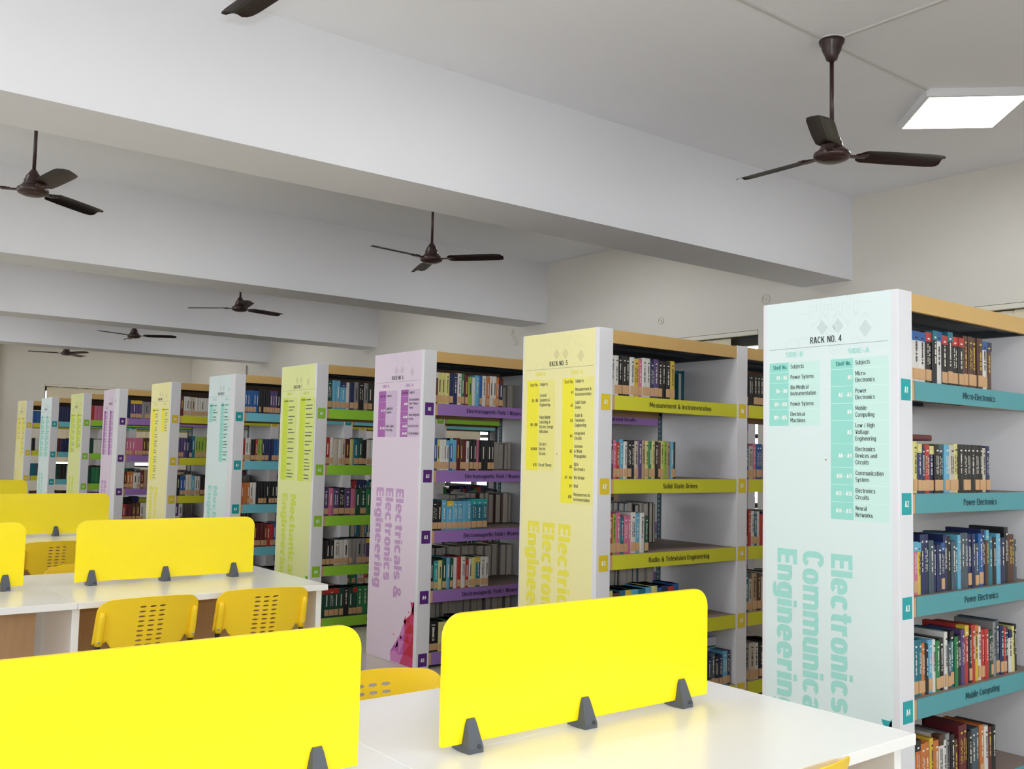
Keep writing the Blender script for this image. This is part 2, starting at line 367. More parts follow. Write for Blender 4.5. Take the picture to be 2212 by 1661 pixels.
tag(mb.build('hanging_wire'), 'short bent wire hanging from a clip under the second beam, above rack number 6', 'wire')
mb = MB(); mb.tube([(XW-.02, 17.9, 2.1), (XW-.02, 17.9, ZB)], .012, mat('conduit_grey', (170, 160, 150), .6), 8)
tag(mb.build('wall_pipe'), 'thin vertical pipe on the wall beyond the last beam, above rack number 8', 'pipe')
COND = mat('conduit_cream', (212, 210, 208), .5)
mb = MB()
mb.box(XL+.1, 4.50, 3.042, 3.062, ZC-.012, ZC-.0005, COND); tag(mb.build('cable_conduit'), 'cream conduit along the ceiling, ending at the nearest fan opposite the lit lamp', 'conduit')
mb = MB(); mb.box(4.66, 5.66, 3.048, 3.066, ZC-.012, ZC-.0005, COND); tag(mb.build('cable_conduit'), 'cream surface conduit on the ceiling joining the fan and the lit square lamp', 'conduit')
mb = MB(); mb.box(4.572, 4.592, 1.27, 2.96, ZC-.012, ZC-.0005, COND); tag(mb.build('cable_conduit'), 'cream surface conduit on the ceiling leaving the fan at an angle to the lamp conduit', 'conduit')

# ceiling lamps
LAMPM = mat('lamp_diffuser', (255, 255, 255), .5, emit=LAMP)
HOUS = mat('lamp_housing', (235, 235, 238), .4)
def lamp(x, y, label, group=None):
    t = thing('ceiling_lamp', label, 'ceiling lamp', (x, y, ZC), R(45.5), group)
    h = .315; z = -.052
    mb = MB()
    for sx in (-1, 1):
        mb.box(min(sx*h, sx*(h-.022)), max(sx*h, sx*(h-.022)), -h, h, z, -.001, HOUS)
        mb.box(-h+.022, h-.022, min(sx*h, sx*(h-.022)), max(sx*h, sx*(h-.022)), z, -.001, HOUS)
    mb.box(-h+.022, h-.022, -h+.022, h-.022, -.01, -.001, HOUS); mb.build('lamp_housing', t)
    MB().box(-h+.022, h-.022, -h+.022, h-.022, z+.004, z+.012, LAMPM).build('lamp_diffuser', t)
    return t
L0 = lamp(6.075, 3.062, 'lit square white ceiling lamp turned cornerwise near the window wall')
for y in (-.9, 3.05, 7.15, 11.2, 15.2, 19.1):  # extra lamps added out of view to brighten the enclosed room
    for x in (6.075, 2.98, -.2, -3.4):
        if y == 3.05 and x == 6.075: continue
        lamp(x, y, 'added square ceiling lamp, unseen between the beams, to brighten the reading room', 'added lamps in the ceiling bays out of sight')

# ceiling fans
def fan_blade_mesh():
    bm = bmesh.new(); prof = [(.140, .022, .022), (.155, .045, .045), (.18, .066, .062), (.30, .070, .068), (.45, .070, .070), (.57, .068, .070), (.612, .062, .066), (.632, .050, .056), (.638, .030, .034)]
    rows = []
    for r, a, b in prof:
        row = []
        for k in range(7):
            u = k/6; y = -a + (a+b)*u; z = .018*math.sin(u*math.pi)*.6 - y*math.tan(R(11))
            row.append(bm.verts.new((r, y, z)))
        rows.append(row)
    for i in range(len(rows)-1):
        for k in range(6): bm.faces.new((rows[i][k], rows[i][k+1], rows[i+1][k+1], rows[i+1][k]))
    bmesh.ops.solidify(bm, geom=list(bm.faces), thickness=.003)
    me = bpy.data.meshes.new('fan_blade'); bm.to_mesh(me); bm.free(); me.materials.append(FAN); return me
FANBLADE = fan_blade_mesh()
def make_fan():
    """origin at the hub centre; ceiling ZC-zh above"""
    t = thing('ceiling_fan', None, None)
    mb = MB(); mb.lathe([(.02, -.040), (.056, -.037), (.060, -.033), (.066, -.0335), (.088, -.024), (.097, -.012), (.099, .002), (.094, .012), (.080, .018), (.07, .032)], FAN, 40); mb.build('motor_housing', t)
    mb = MB(); mb.lathe([(.068, .032), (.060, .045), (.056, .06), (.058, .064), (.046, .085), (.048, .089), (.034, .108), (.022, .128), (.014, .140)], FAN, 32); mb.build('lower_canopy', t)
    mb = MB(); mb.tube([(0, 0, .14), (0, 0, .58)], .0115, FAN, 14); mb.build('down_rod', t)
    mb = MB(); mb.lathe([(.014, .525), (.03, .535), (.038, .56), (.052, .59), (.056, .61), (.066, .625), (.07, .642), (.066, .648)], FAN, 32)
    mb.lathe([(.074, .645), (.074, .6505)], WHITE, 32); mb.build('upper_canopy', t)
    for i in range(3):
        o = link('fan_blade', FANBLADE, t); o.rotation_euler = (0, 0, 2*math.pi*i/3)
        mb = MB(); mb.box(.085, .19, -.018, .018, -.006, .002, FAN); mb.box(.155, .20, -.035, .035, -.001, .004, FAN); mb.build('blade_bracket', o)
    return t
fan0 = make_fan()
FZ = 3.089
FANS = [((4.578, 3.033), 88, 'dark brown ceiling fan nearest the lit square lamp'), ((1.435, 2.924), 94, 'brown ceiling fan of which only one blade tip shows at the top edge'),
        ((1.395, 6.95), 36, 'brown ceiling fan between the first and second beams, away from the racks'), ((4.578, 6.99), 68, 'dark brown ceiling fan above rack number 6, with a long thin rod'),
        ((4.578, 11.15), 16, 'brown ceiling fan third in the line over the racks, between the second and third beams'), ((4.578, 15.2), 82, 'small dark fan between the third and fourth beams'),
        ((4.578, 19.2), 48, 'smallest dark fan, in front of the far end wall')]
for i, ((x, y), ph, lb) in enumerate(FANS):
    o = fan0 if i == 0 else copy_tree(fan0)
    o.location = (x, y, FZ); o.rotation_euler = (0, 0, R(ph)); tag(o, lb, 'ceiling fan', 'ceiling fans')

# ------------------------------------------------------------------ bookshelf racks
X0, T, W, H, L, LR = 3.5117, .1031, .6414, 2.1, 1.0337, .097
RY = {4: 2.0328, 5: 3.7281, 6: 5.4171, 7: 6.9594, 8: 8.5885, 9: 10.2932, 10: 12.1211, 11: 13.6901, 12: 15.4057, 13: 17.0444}
SZ = [1.705, 1.259, .858, .465, .060]
TH = {  # poster, table dark, table light, big lettering, tag, shelf strip
 't': dict(poster=(220, 234, 234), dk=(150, 218, 206), lt=(202, 234, 227), big=(160, 219, 209), tag=(24, 160, 165), strip=(80, 152, 160)),
 'y': dict(poster=(240, 232, 170), dk=(246, 234, 44), lt=(238, 230, 140), big=(238, 228, 76), tag=(226, 198, 40), strip=(206, 204, 44)),
 'p': dict(poster=(224, 207, 223), dk=(166, 92, 170), lt=(208, 184, 212), big=(192, 152, 196), tag=(86, 34, 118), strip=(150, 112, 180)),
 'g': dict(poster=(224, 228, 156), dk=(202, 220, 44), lt=(216, 226, 130), big=(206, 222, 76), tag=(146, 200, 50), strip=(148, 208, 56))}
RT = {4: 't', 5: 'y', 6: 'p', 7: 'g', 8: 't', 9: 'y', 10: 'p', 11: 'g', 12: 't', 13: 'y'}
def tm(k, part):
    c = TH[RT[k]][part]
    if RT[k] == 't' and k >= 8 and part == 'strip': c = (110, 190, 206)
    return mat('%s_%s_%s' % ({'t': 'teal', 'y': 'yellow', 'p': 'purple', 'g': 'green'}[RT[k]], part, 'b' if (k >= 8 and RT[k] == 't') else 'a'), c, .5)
NUMW = dict(zip(range(4, 14), 'four five six seven eight nine ten eleven twelve thirteen'.split()))
CNAME = {'t': 'pale teal', 'y': 'pale yellow', 'p': 'pale purple', 'g': 'pale green'}
# tables on the posters: (s0, s1, s2, ztop, zbot, rows)
TAB = {4: [(.036, .135, .289, 1.838, 1.566, [('B1 \u2013 B5', ['Power Sytems']), ('B6 \u2013 B8', ['Bio-Medical', 'Instrumentation']), ('B9 \u2013 B10', ['Power Sytems']), ('B11 \u2013 B15', ['Electrical', 'Machines'])]),
           (.342, .445, .600, 1.838, 1.184, [('A1', ['Micro-', 'Electronics']), ('A2 \u2013 A3', ['Power', 'Electronics']), ('A4', ['Mobile', 'Computing']), ('A5', ['Low / High', 'Voltage', 'Engineering']),
            ('A6 \u2013 A9', ['Electronics', 'Devices and', 'Circuits']), ('A10 \u2013 A11', ['Communication', 'System']), ('A12 \u2013 A13', ['Electronics', 'Circuits']), ('A14 \u2013 A15', ['Neural', 'Networks'])])],
       5: [(.049, .153, .293, 1.838, 1.332, [('B1 - B8', ['Control', 'Systems &', 'Engineering']), ('B9 - B10', ['Pulse,Digital', 'Switching &', 'Electric Energy', 'Utilization']), ('B11-B14', ['Circuits /', 'Electric', 'Circuits']), ('B-15', ['Circuit Theory'])]),
           (.355, .451, .608, 1.838, 1.160, [('A1', ['Measurement &', 'Instrumentation']), ('A2', ['Solid State', 'Drives']), ('A3', ['Radio &', 'Television', 'Engineering']), ('A4', ['Integrated', 'Circuits']), ('A5', ['Antenna', '& Wave', 'Propagation']),
            ('A6', ['Opto', 'Electronics']), ('A7 - A8', ['Vlsi Design']), ('A9', ['Vhdl']), ('A10', ['Measurement &', 'Instrumentation'])])],
       6: [(.070, .170, .320, 1.838, 1.516, [('B1 - B7', ['Signal And', 'Systems']), ('B8 - B14', ['Digital Signal', 'Processing'])]),
           (.367, .463, .606, 1.838, 1.516, [('A1-A5', ['Electromagnetic', 'Field / Waves /', 'Theory']), ('A6-A10', ['Linear Integrated', 'Circuits']), ('A11-A12', ['Electric Circuits']), ('A13-A15', ['Circuits Analysis'])])]}
# racks whose rows are too small to read: only how many lines each row has
TABU = {7: [(.056, .153, .308, 1.836, 1.166, [2, 3, 2, 2, 2, 1, 1, 3]), (.367, .466, .627, 1.836, 1.165, [2, 2, 2, 2, 2, 2, 4, 2])],
        8: [(.045, .143, .282, 1.836, 1.658, [2, 2]), (.367, .463, .610, 1.836, 1.285, [2, 2, 3, 2, 3, 2, 1])],
        9: [(.060, .165, .281, 1.828, 1.052, [2, 2, 2, 2, 3, 2, 3, 3, 2]), (.366, .470, .600, 1.828, 1.569, [2, 2, 3])],
        10: [(.078, .170, .285, 1.838, 1.294, [2, 2, 2, 2, 2, 2, 2]), (.394, .485, .600, 1.838, 1.294, [2, 2, 2, 2, 2, 2, 2])]}
TABU[11] = [(.056, .153, .300, 1.83, 1.30, [2, 2, 2, 2, 2, 2]), (.367, .466, .60, 1.83, 1.36, [2, 2, 2, 2, 2])]
TABU[12] = [(.056, .153, .300, 1.83, 1.22, [2, 2, 2, 2, 2, 2, 2]), (.367, .466, .60, 1.83, 1.22, [2, 2, 2, 2, 2, 2, 2])]
TABU[13] = [(.056, .153, .300, 1.83, 1.46, [2, 2, 2, 2]), (.367, .466, .60, 1.83, 1.22, [2, 2, 2, 2, 2, 2, 2])]
BIG = {4: (['Electronics', 'Communication', 'Engineering'], 1.043), 5: (['Electricals &', 'Electronics', 'Engineering'], 1.045), 6: (['Electricals &', 'Electronics', 'Engineering'], 1.165)}
for k in range(7, 14): BIG[k] = (['Mechanical', 'Engineering'], 1.054 if k < 9 else .978)
STRIPT = {(4, 0): ['Micro-Electronics', 'Power Electronics', 'Power Electronics', 'Mobile Computing', ''],
          (5, 0): ['Measurement & Instrumentation', 'Solid State Drives', 'Radio & Television Engineering', '', ''],
          (6, 0): ['Electromagnetic Field / Waves / Theory']*5,
          (6, 1): ['Linear Integrated Circuits']*2 + ['']*3,
          (7, 0): ['Electronics', 'Transmission Lines', 'Microwaves', 'Digital System', 'Digital System'],
          (8, 0): ['Power', 'Power', 'Power', 'Power', '']}
INKG = mat('ink_grey', (120, 122, 128), .6)
PLINE = mat('poster_line_art', (206, 220, 218), .6)

def mapP(s, z, d=.0): return (-.0012-d, W - s, z)
def rect(mb, s0, s1, z0, z1, m, d=0): mb.add([mapP(s0, z0, d), mapP(s1, z0, d), mapP(s1, z1, d), mapP(s0, z1, d)], [(0, 1, 2, 3)], m)
def poly(mb, pts, m, d=0): mb.add([mapP(a, b, d) for a, b in pts], [tuple(range(len(pts)))], m)
def line(mb, p, q, w, m, d=0):
    a = Vector(p); b = Vector(q); n = (b-a).normalized(); n = Vector((-n.y, n.x))*w/2
    poly(mb, [a-n, b-n, b+n, a+n], m, d)
def circ(mb, c, r, w, m, d=0, n=20):
    for i in range(n):
        t0, t1 = 2*math.pi*i/n, 2*math.pi*(i+1)/n
        poly(mb, [(c[0]+r*math.cos(t0), c[1]+r*math.sin(t0)), (c[0]+(r+w)*math.cos(t0), c[1]+(r+w)*math.sin(t0)), (c[0]+(r+w)*math.cos(t1), c[1]+(r+w)*math.sin(t1)), (c[0]+r*math.cos(t1), c[1]+r*math.sin(t1))], m, d)

def poster(k, root):
    P = TH[RT[k]]; pm = tm(k, 'poster')
    wr = .613
    s_lo = .02 if k == 4 else .014
    if k == 8: wr = .54
    if k == 10: wr = .46
    if k == 12: wr = .60
    mb = MB(); mb.box(-.0012, -.0001, W-wr, W-s_lo, .004, H-.002, pm); post = mb.build('end_poster', root)
    art = MB()
    f = .88
    lm = mat('poster_lines_%s' % RT[k], tuple(int(c*f*1.06) for c in P['poster']), .6); dm = mat('poster_diamond_%s' % RT[k], tuple(int(c*.93) for c in P['poster']), .6)
    xs_ = [.24, .275, .31, .345, .38, .415, .45]
    for i, x in enumerate(xs_):       # circuit pattern at the top
        zb = 2.03 + (.018 if i % 2 else -.01); hh = .05
        for (a, b) in (((x, zb), (x+.018, zb)), ((x+.018, zb), (x+.018, zb+hh)), ((x, zb), (x, zb+hh)), ((x+.018, zb+hh), (x+.035, zb+hh-.0)), ((x, zb+hh), (x+.018, zb+hh))):
            line(art, a, b, .0014, lm, .0002)
    line(art, (.17, 2.04), (.24, 2.04), .0014, lm, .0002); line(art, (.47, 2.06), (.53, 2.06), .0014, lm, .0002)
    for (cx, cz, r) in ((.30, 1.975, .033), (.375, 1.975, .033), (.50, 1.955, .036)):     # grey diamonds
        poly(art, [(cx-r*.8, cz), (cx, cz-r), (cx+r*.8, cz), (cx, cz+r)][::1], dm, .0002)
        line(art, (cx-r, cz+.01), (cx, cz+r*1.9), .0012, lm, .0002); line(art, (cx, cz+r*1.9), (cx+r*1.1, cz+.02), .0012, lm, .0002)
    for (cx, cz, r) in ((.338, 1.963, .020), (.338, 1.963, .008), (.155, 1.905, .032), (.21, 1.915, .026), (.36, 1.885, .026), (.36, 1.885, .012), (.29, 2.01, .006), (.36, 2.015, .006), (.50, 2.01, .006), (.46, 2.02, .006), (.255, 1.99, .006), (.42, 1.985, .006), (.46, 1.89, .03)):
        circ(art, (cx, cz), r, .0014, lm, .0002)
    rect(art, .036, .600 if wr > .59 else wr-.02, 1.8965, 1.8980, INKG, .0003)
    dk, lt = tm(k, 'dk'), tm(k, 'lt')
    tb = MB(); tx = MB()
    wt = mat('white_print', (245, 245, 242), .6)
    # polygon shards at the foot of the poster
    base = {'t': [(40, 160, 170), (110, 200, 200), (150, 215, 210), (20, 120, 140)], 'y': [(240, 200, 40), (230, 160, 40), (245, 220, 110), (215, 140, 50)],
            'p': [(200, 60, 110), (180, 90, 170), (205, 130, 190), (190, 30, 60)], 'g': [(130, 190, 40), (90, 160, 50), (190, 215, 90), (60, 140, 60)]}[RT[k]]
    sm = [mat('shard_%s_%d' % (RT[k], i), c, .55) for i, c in enumerate(base)]
    rnd = random.Random(7); sx = wr-.006; shards = MB()
    if k not in (8, 10):
        pts = [[(sx-.055*j - (0 if i else 0) + (rnd.uniform(-.012, .012) if j else 0), .008+.07*i + (rnd.uniform(-.018, .018) if i else 0)) for j in range(6)] for i in range(7)]
        for i in range(6):
            for j in range(5):
                if j + i*.95 > 5.0: continue
                a, b, c, d = pts[i][j], pts[i][j+1], pts[i+1][j+1], pts[i+1][j]
                poly(shards, [b, a, d], sm[rnd.choice([3, 3, 0] if j < 2 else [1, 2, 0])], .0004)
                if j + i*.95 < 4.4: poly(shards, [b, d, c], sm[rnd.choice([3, 0, 0] if j < 2 else [1, 2, 2])], .0004)
        for tri in ([(sx, .43), (sx-.045, .43), (sx-.004, .33)], [(sx-.10, .335), (sx-.125, .29), (sx-.09, .27)], [(sx-.19, .16), (sx-.225, .10), (sx-.185, .12)], [(sx-.06, .37), (sx-.07, .36), (sx-.06, .35)], [(sx-.155, .2), (sx-.165, .17), (sx-.14, .18)], [(sx-.24, .2), (sx-.25, .19), (sx-.238, .18)]):
            poly(shards, tri, sm[0], .0004)
    art.build('line_artwork', post); shards.build('shard_artwork', post) if shards.f else None
    def fn0(s, z): return lambda x, y: mapP(s+x, z+y, .0007)
    text(tx, 'RACK NO. %d' % k, .027, fn0(.318, 1.911), INK, width=.150, align='c', S=.135)
    bigc = tm(k, 'big')
    text(tx, 'SIDE-B', .021, fn0(.163, 1.861), bigc, width=.088, align='c', S=.15)
    if wr > .5: text(tx, 'SIDE-A', .021, fn0(.470, 1.857), bigc, width=.098, align='c', S=.15)
    tx.build('heading_lettering', post); tx = MB()
    for (s0, s1, s2, zt, zb, rows) in TAB.get(k, TABU.get(k)):
        if k in (8, 10, 12): zz = wr/.613; s0, s1, s2 = s0*zz, s1*zz, s2*zz
        if tx.f: tx.build('subject_lettering', post); tx = MB()
        if tb.f: tb.build('subject_table', post); tb = MB()
        hs = [.042] + [(.020 + .0245*(n if isinstance(n, int) else len(n[1]))) for n in rows]
        sc = (zt-zb)/sum(hs); z = zt
        rect(tb, s0, s1, zb, zt, dk, .0004); rect(tb, s1, s2, zb, zt, lt, .0004)
        numc = wt if RT[k] in 'tpg' else mat('olive_print', (120, 112, 20), .6)
        hc = {'t': (36, 130, 130), 'y': (140, 128, 20), 'p': (110, 40, 120), 'g': (120, 140, 30)}[RT[k]]; hcm = mat('head_print_%s' % RT[k], hc, .6)
        lc = mat('row_rule_%s' % RT[k], tuple(min(255, int(c*1.03+6)) for c in P['lt']), .6)
        for i, hh in enumerate(hs):
            hgt = hh*sc; zc = z - hgt/2
            if i and RT[k] in 'tp': rect(tb, s0, s2, z-.0008, z+.0008, lc, .0006)
            capn = .0175
            if k in TAB:
                if i == 0:
                    text(tx, 'Shelf No.', capn, fn0(s1-.008, zc-.007), hcm, align='r', S=.17, maxw=s1-s0-.014)
                    text(tx, 'Subjects', capn, fn0(s1+.010, zc-.006), INK, S=.13, maxw=s2-s1-.04)
                else:
                    n, ls = rows[i-1]
                    text(tx, n, .0165, fn0(s1-.007, zc-.008), numc, align='r', S=.22, maxw=s1-s0-.006)
                    for j, l in enumerate(ls):
                        text(tx, l, capn, fn0(s1+.010, zc-.0075+(.0265*(len(ls)-1)/2-.0265*j)), INK, S=.14, maxw=s2-s1-.014)
            else:
                rr = random.Random(k*100+i)
                n = 1 if i == 0 else rows[i-1]
                if i == 0: rect(tx, s0+.02, s1-.008, zc-.006, zc+.006, hcm, .0010)
                else: rect(tx, s1-.045, s1-.012, zc-.004, zc+.004, mat('faded_print_%s' % RT[k], tuple(int((a+b)/2) for a, b in zip(P['dk'], P['lt'])), .6), .0010)
                for j in range(n):
                    zz = zc + .0265*(n-1)/2 - .0265*j; x = s1+.01; e = x + (s2-s1)*rr.uniform(.45, .8)
                    while x < e:     # strokes of unreadable words
                        x2 = x + rr.uniform(.004, .009); hgt2 = rr.uniform(.004, .0065); rect(tx, x, x2, zz-.005, zz-.005+hgt2*1.6, INKG if k > 8 else mat('small_print', (90, 96, 90), .6), .0010); x = x2 + .0018
            z -= hgt
    tb.build('subject_table', post)
    tx.build('subject_lettering', post)
    lines, zt = BIG[k]
    if len(lines) == 3: bs = [.342, .208, .080]
    else: bs = [.255, .105]
    for t_, b_ in zip(lines, bs):
        if k in (8, 10, 12): b_ *= wr/.613
        wd = {'Electronics': .63, 'Communication': .875, 'Engineering': .69, 'Electricals &': .735, 'Mechanical': .66}[t_]
        tx = MB(); text(tx, t_, .098, (lambda b_: lambda x, y: mapP(b_+y, zt-x, .0005))(b_), bigc, width=wd, S=.225, n=20)
        tx.build('department_lettering', post)
    if k in (4, 5): MB().lathe([(.003, -.001), (.003, .0)], mat('red_pin', (200, 60, 40), .5), 8).build('red_pin', post).matrix_local = Matrix.Translation(mapP(.319, 1.424, .0015)) @ Matrix.Rotation(R(90), 4, 'Y')
    return post

# shared rack meshes (local origin: near corner of the end column, floor)
def rack_meshes():
    d = {}
    d['end'] = MB().box(0, T, 0, W, 0, H, WHITE, bev=.003).mesh('end_panel')
    d['div'] = MB().box(0, LR, 0, W, 0, H-.002, WHITE, bev=.002).mesh('divider_panel')
    m = MB(); m.box(-.004, -.0005, W-.036, W-.004, .05, H-.1, SLATE)
    hole = mat('post_slot', (150, 158, 166), .6)
    for i in range(64): m.box(-.0046, -.0039, W-.024, W-.015, .08+i*.03, .092+i*.03, hole)
    d['post'] = m.mesh('slotted_post')
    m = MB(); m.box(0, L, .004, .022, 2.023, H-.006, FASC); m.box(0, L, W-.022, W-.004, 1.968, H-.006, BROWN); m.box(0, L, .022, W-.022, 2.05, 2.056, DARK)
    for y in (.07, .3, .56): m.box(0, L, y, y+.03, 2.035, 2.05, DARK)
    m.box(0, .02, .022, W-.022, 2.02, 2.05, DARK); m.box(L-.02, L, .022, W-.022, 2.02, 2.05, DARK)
    d['top'] = m.mesh('top_canopy')
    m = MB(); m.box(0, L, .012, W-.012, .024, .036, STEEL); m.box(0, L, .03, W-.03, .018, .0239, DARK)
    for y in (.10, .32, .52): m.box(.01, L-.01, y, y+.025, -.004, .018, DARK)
    m.box(0, L, .002, .012, -.039, .039, BROWN2); m.box(0, L, W-.012, W-.002, -.039, .039, BROWN2)
    m.box(0, L, .002, W-.002, .0362, .0392, mat('shelf_liner', (140, 122, 112), .6, noise=.08, scale=15))
    d['shelf'] = m.mesh('shelf')
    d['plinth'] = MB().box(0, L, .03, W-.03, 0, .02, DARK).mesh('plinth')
    return d
BROWN2 = mat('tan_shelf_lip', (196, 156, 110), .5)
RM = rack_meshes()
def strip_mesh(k, txt, bay):
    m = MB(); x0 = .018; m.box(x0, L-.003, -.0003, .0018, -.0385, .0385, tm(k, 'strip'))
    return m.mesh('shelf_label')
rackobj = {}
STRIPM = {}
for k, Yk in RY.items():
    t = thing('library_rack', 'tall white double-sided library rack with a %s end poster headed rack number %s' % (CNAME[RT[k]], NUMW[k]), 'bookshelf', (X0, Yk, 0), group='numbered library racks')
    rackobj[k] = t
    link('end_panel', RM['end'], t)
    poster(k, t)
    nb = 3
    # white top edge strip of poster + tag squares
    def tags(xc, first, par):
        for i, z in enumerate(SZ):
            n = 'A%d' % (first+i)
            m = MB(); m.box(xc-.034, xc+.034, -.0016, -.0002, z-.042, z+.042, tm(k, 'tag')); o = m.build('shelf_tag', par)
            tx = MB(); text(tx, n, .024, lambda x, y: (xc+x, -.0022, z-.012+y), mat('tag_white', (235, 240, 238), .5), align='c', S=.22); tx.build('tag_lettering', o)
    tags(.0525, 1, t)
    for b in range(nb):
        bx = T + b*(L+LR)
        o = link('divider_panel', RM['div'], t, (bx+L, 0, 0)); link('slotted_post', RM['post'], o)
        if b == 0: tags(bx+L+LR/2, 6, t)
        elif b == 1: tags(bx+L+LR/2, 11, t)
        link('top_canopy', RM['top'], t, (bx, 0, 0)); link('plinth', RM['plinth'], t, (bx, 0, 0))
        for i, z in enumerate(SZ):
            s = link('shelf', RM['shelf'], t, (bx, 0, z))
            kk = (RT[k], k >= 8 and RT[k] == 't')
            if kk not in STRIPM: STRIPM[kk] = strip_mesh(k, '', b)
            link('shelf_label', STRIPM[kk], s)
            txt = STRIPT.get((k, b), ['']*5)[i]
            if txt:
                tx = MB(); wd = {'Micro-Electronics': .285, 'Power Electronics': .29, 'Mobile Computing': .29, 'Measurement & Instrumentation': .515, 'Solid State Drives': .285, 'Radio & Television Engineering': .50,
                                 'Electromagnetic Field / Waves / Theory': .62, 'Linear Integrated Circuits': .45, 'Electronics': .22, 'Transmission Lines': .34, 'Microwaves': .22, 'Digital System': .27, 'Power': .11}[txt]
                cx = {'Electromagnetic Field / Waves / Theory': .565}.get(txt, .54)
                if k == 7: cx = {'Electronics': .60, 'Transmission Lines': .60, 'Microwaves': .58, 'Digital System': .55}[txt]
                if k == 8: cx = .62
                text(tx, txt, .027, lambda x, y: (cx+x, -.0012, -.013+y), mat('strip_ink_%s' % RT[k], {'t': (20, 62, 72), 'y': (60, 58, 20), 'p': (40, 24, 66), 'g': (40, 84, 20)}[RT[k]], .6), width=wd, align='c', S=.165)
                tx.build('label_lettering', s)

# ------------------------------------------------------------------ books
PAL = {'w': ('white', (232, 228, 222)), 'k': ('black', (34, 32, 34)), 'b': ('navy', (34, 44, 96)), 'B': ('blue', (30, 96, 176)), 'c': ('light blue', (96, 184, 224)), 't': ('teal', (20, 122, 146)),
       'g': ('green', (40, 140, 80)), 'G': ('dark green', (24, 84, 66)), 'l': ('lime', (160, 200, 50)), 'y': ('yellow', (240, 200, 50)), 'Y': ('pale yellow', (232, 224, 130)), 'o': ('orange', (222, 122, 50)),
       'r': ('red', (206, 52, 44)), 'd': ('maroon', (112, 34, 40)), 'n': ('brown', (96, 58, 42)), 'N': ('tan', (196, 160, 122)), 'p': ('purple', (92, 66, 130)), 'm': ('pink', (224, 110, 150)),
       'e': ('grey', (150, 146, 146)), 's': ('slate', (72, 92, 106)), 'a': ('beige', (214, 200, 176)), 'q': ('aqua', (40, 178, 178))}
def cm(c):
    q = PAL[c][1]; gr = sum(q)/3
    return mat('cover_' + PAL[c][0].replace(' ', '_'), tuple((v*.86+gr*.14)*.9 for v in q), .42, noise=.10, scale=40)
PAGE = mat('page_edges', (222, 214, 202), .8, noise=.12, scale=180, stretch=(1, .02, .02))
TANT = mat('tan_call_tag', (198, 158, 116), .6, noise=.05)
LT_T, DK_T = mat('light_title_ink', (222, 218, 206), .6), mat('dark_title_ink', (40, 40, 52), .6)
GOLD = mat('yellow_title_ink', (222, 190, 90), .6)
bt, bh, bd = .04, .24, .17           # unit book: thickness (x), height (z), depth (y, spine at y=0)
def cover_mesh():
    n = 6; c = .003; prof = []
    for i in range(n+1):
        a = math.pi*i/n; prof.append((bt/2-math.cos(a)*bt/2, .004-math.sin(a)*.004))
    out = [(0, bd)] + prof + [(bt, bd)]
    inn = [(c, bd)] + [(c, .006)] + [(bt-c, .006)] + [(bt-c, bd)]
    v = []; f = []
    poly2 = out + inn[::-1]
    for z in (0, bh):
        for p in poly2: v.append((p[0], p[1], z))
    m = len(poly2)
    for i in range(m): f.append((i, (i+1) % m, m+(i+1) % m, m+i))
    f.append(tuple(range(m))[::-1]); f.append(tuple(range(m, 2*m)))
    bm = bmesh.new(); vs = [bm.verts.new(p) for p in v]
    for q in f: bm.faces.new([vs[i] for i in q])
    bmesh.ops.triangulate(bm, faces=[x for x in bm.faces if len(x.verts) > 4]); bmesh.ops.recalc_face_normals(bm, faces=bm.faces)
    me = bpy.data.meshes.new('book_cover'); bm.to_mesh(me); bm.free(); me.materials.append(cm('w')); return me
COVER = cover_mesh()
PAGES = MB().box(.003, bt-.003, .0062, bd-.005, .004, bh-.004, PAGE).mesh('pages')
BAND = MB().box(-.0003, bt+.0003, -.0006, .035, bh*.82, bh+.0003, cm('B')).mesh('spine_band')
TAGM = MB().box(.002, bt-.002, -.0007, .004, .012, bh*.27, TANT).mesh('call_number_tag')
def title_mesh(seed):
    r = random.Random(seed); m = MB(); z = bh*.34
    cols = 1 if seed % 3 else 2
    for c in range(cols):
        z = bh*(.36+.04*r.random()); top = bh*r.uniform(.70, .80); xx = bt*(.5 if cols == 1 else (.35, .68)[c]); w_ = bt*(.13 if cols == 1 else .07)
        while z < top:
            h_ = r.uniform(.0025, .0055); ww = w_*r.uniform(.55, 1.05); m.box(xx-ww, xx+ww, -.0012, -.0002, z, z+h_, LT_T); z += h_ + r.uniform(.0009, .0018)
            if r.random() < .15: z += .006
    m.box(bt*.32, bt*.68, -.0012, -.0002, bh*.86, bh*.89, LT_T)
    return m.mesh('spine_title')
TITLES = [title_mesh(i) for i in range(6)]
ORD = ['first', 'second', 'third', 'fourth', 'fifth', 'sixth', 'seventh', 'eighth', 'ninth', 'tenth', 'eleventh', 'twelfth', 'thirteenth', 'fourteenth', 'fifteenth', 'sixteenth', 'seventeenth', 'eighteenth', 'nineteenth', 'twentieth',
       'twenty-first', 'twenty-second', 'twenty-third', 'twenty-fourth', 'twenty-fifth', 'twenty-sixth', 'twenty-seventh', 'twenty-eighth', 'twenty-ninth', 'thirtieth', 'thirty-first', 'thirty-second', 'thirty-third', 'thirty-fourth', 'thirty-fifth', 'thirty-sixth']
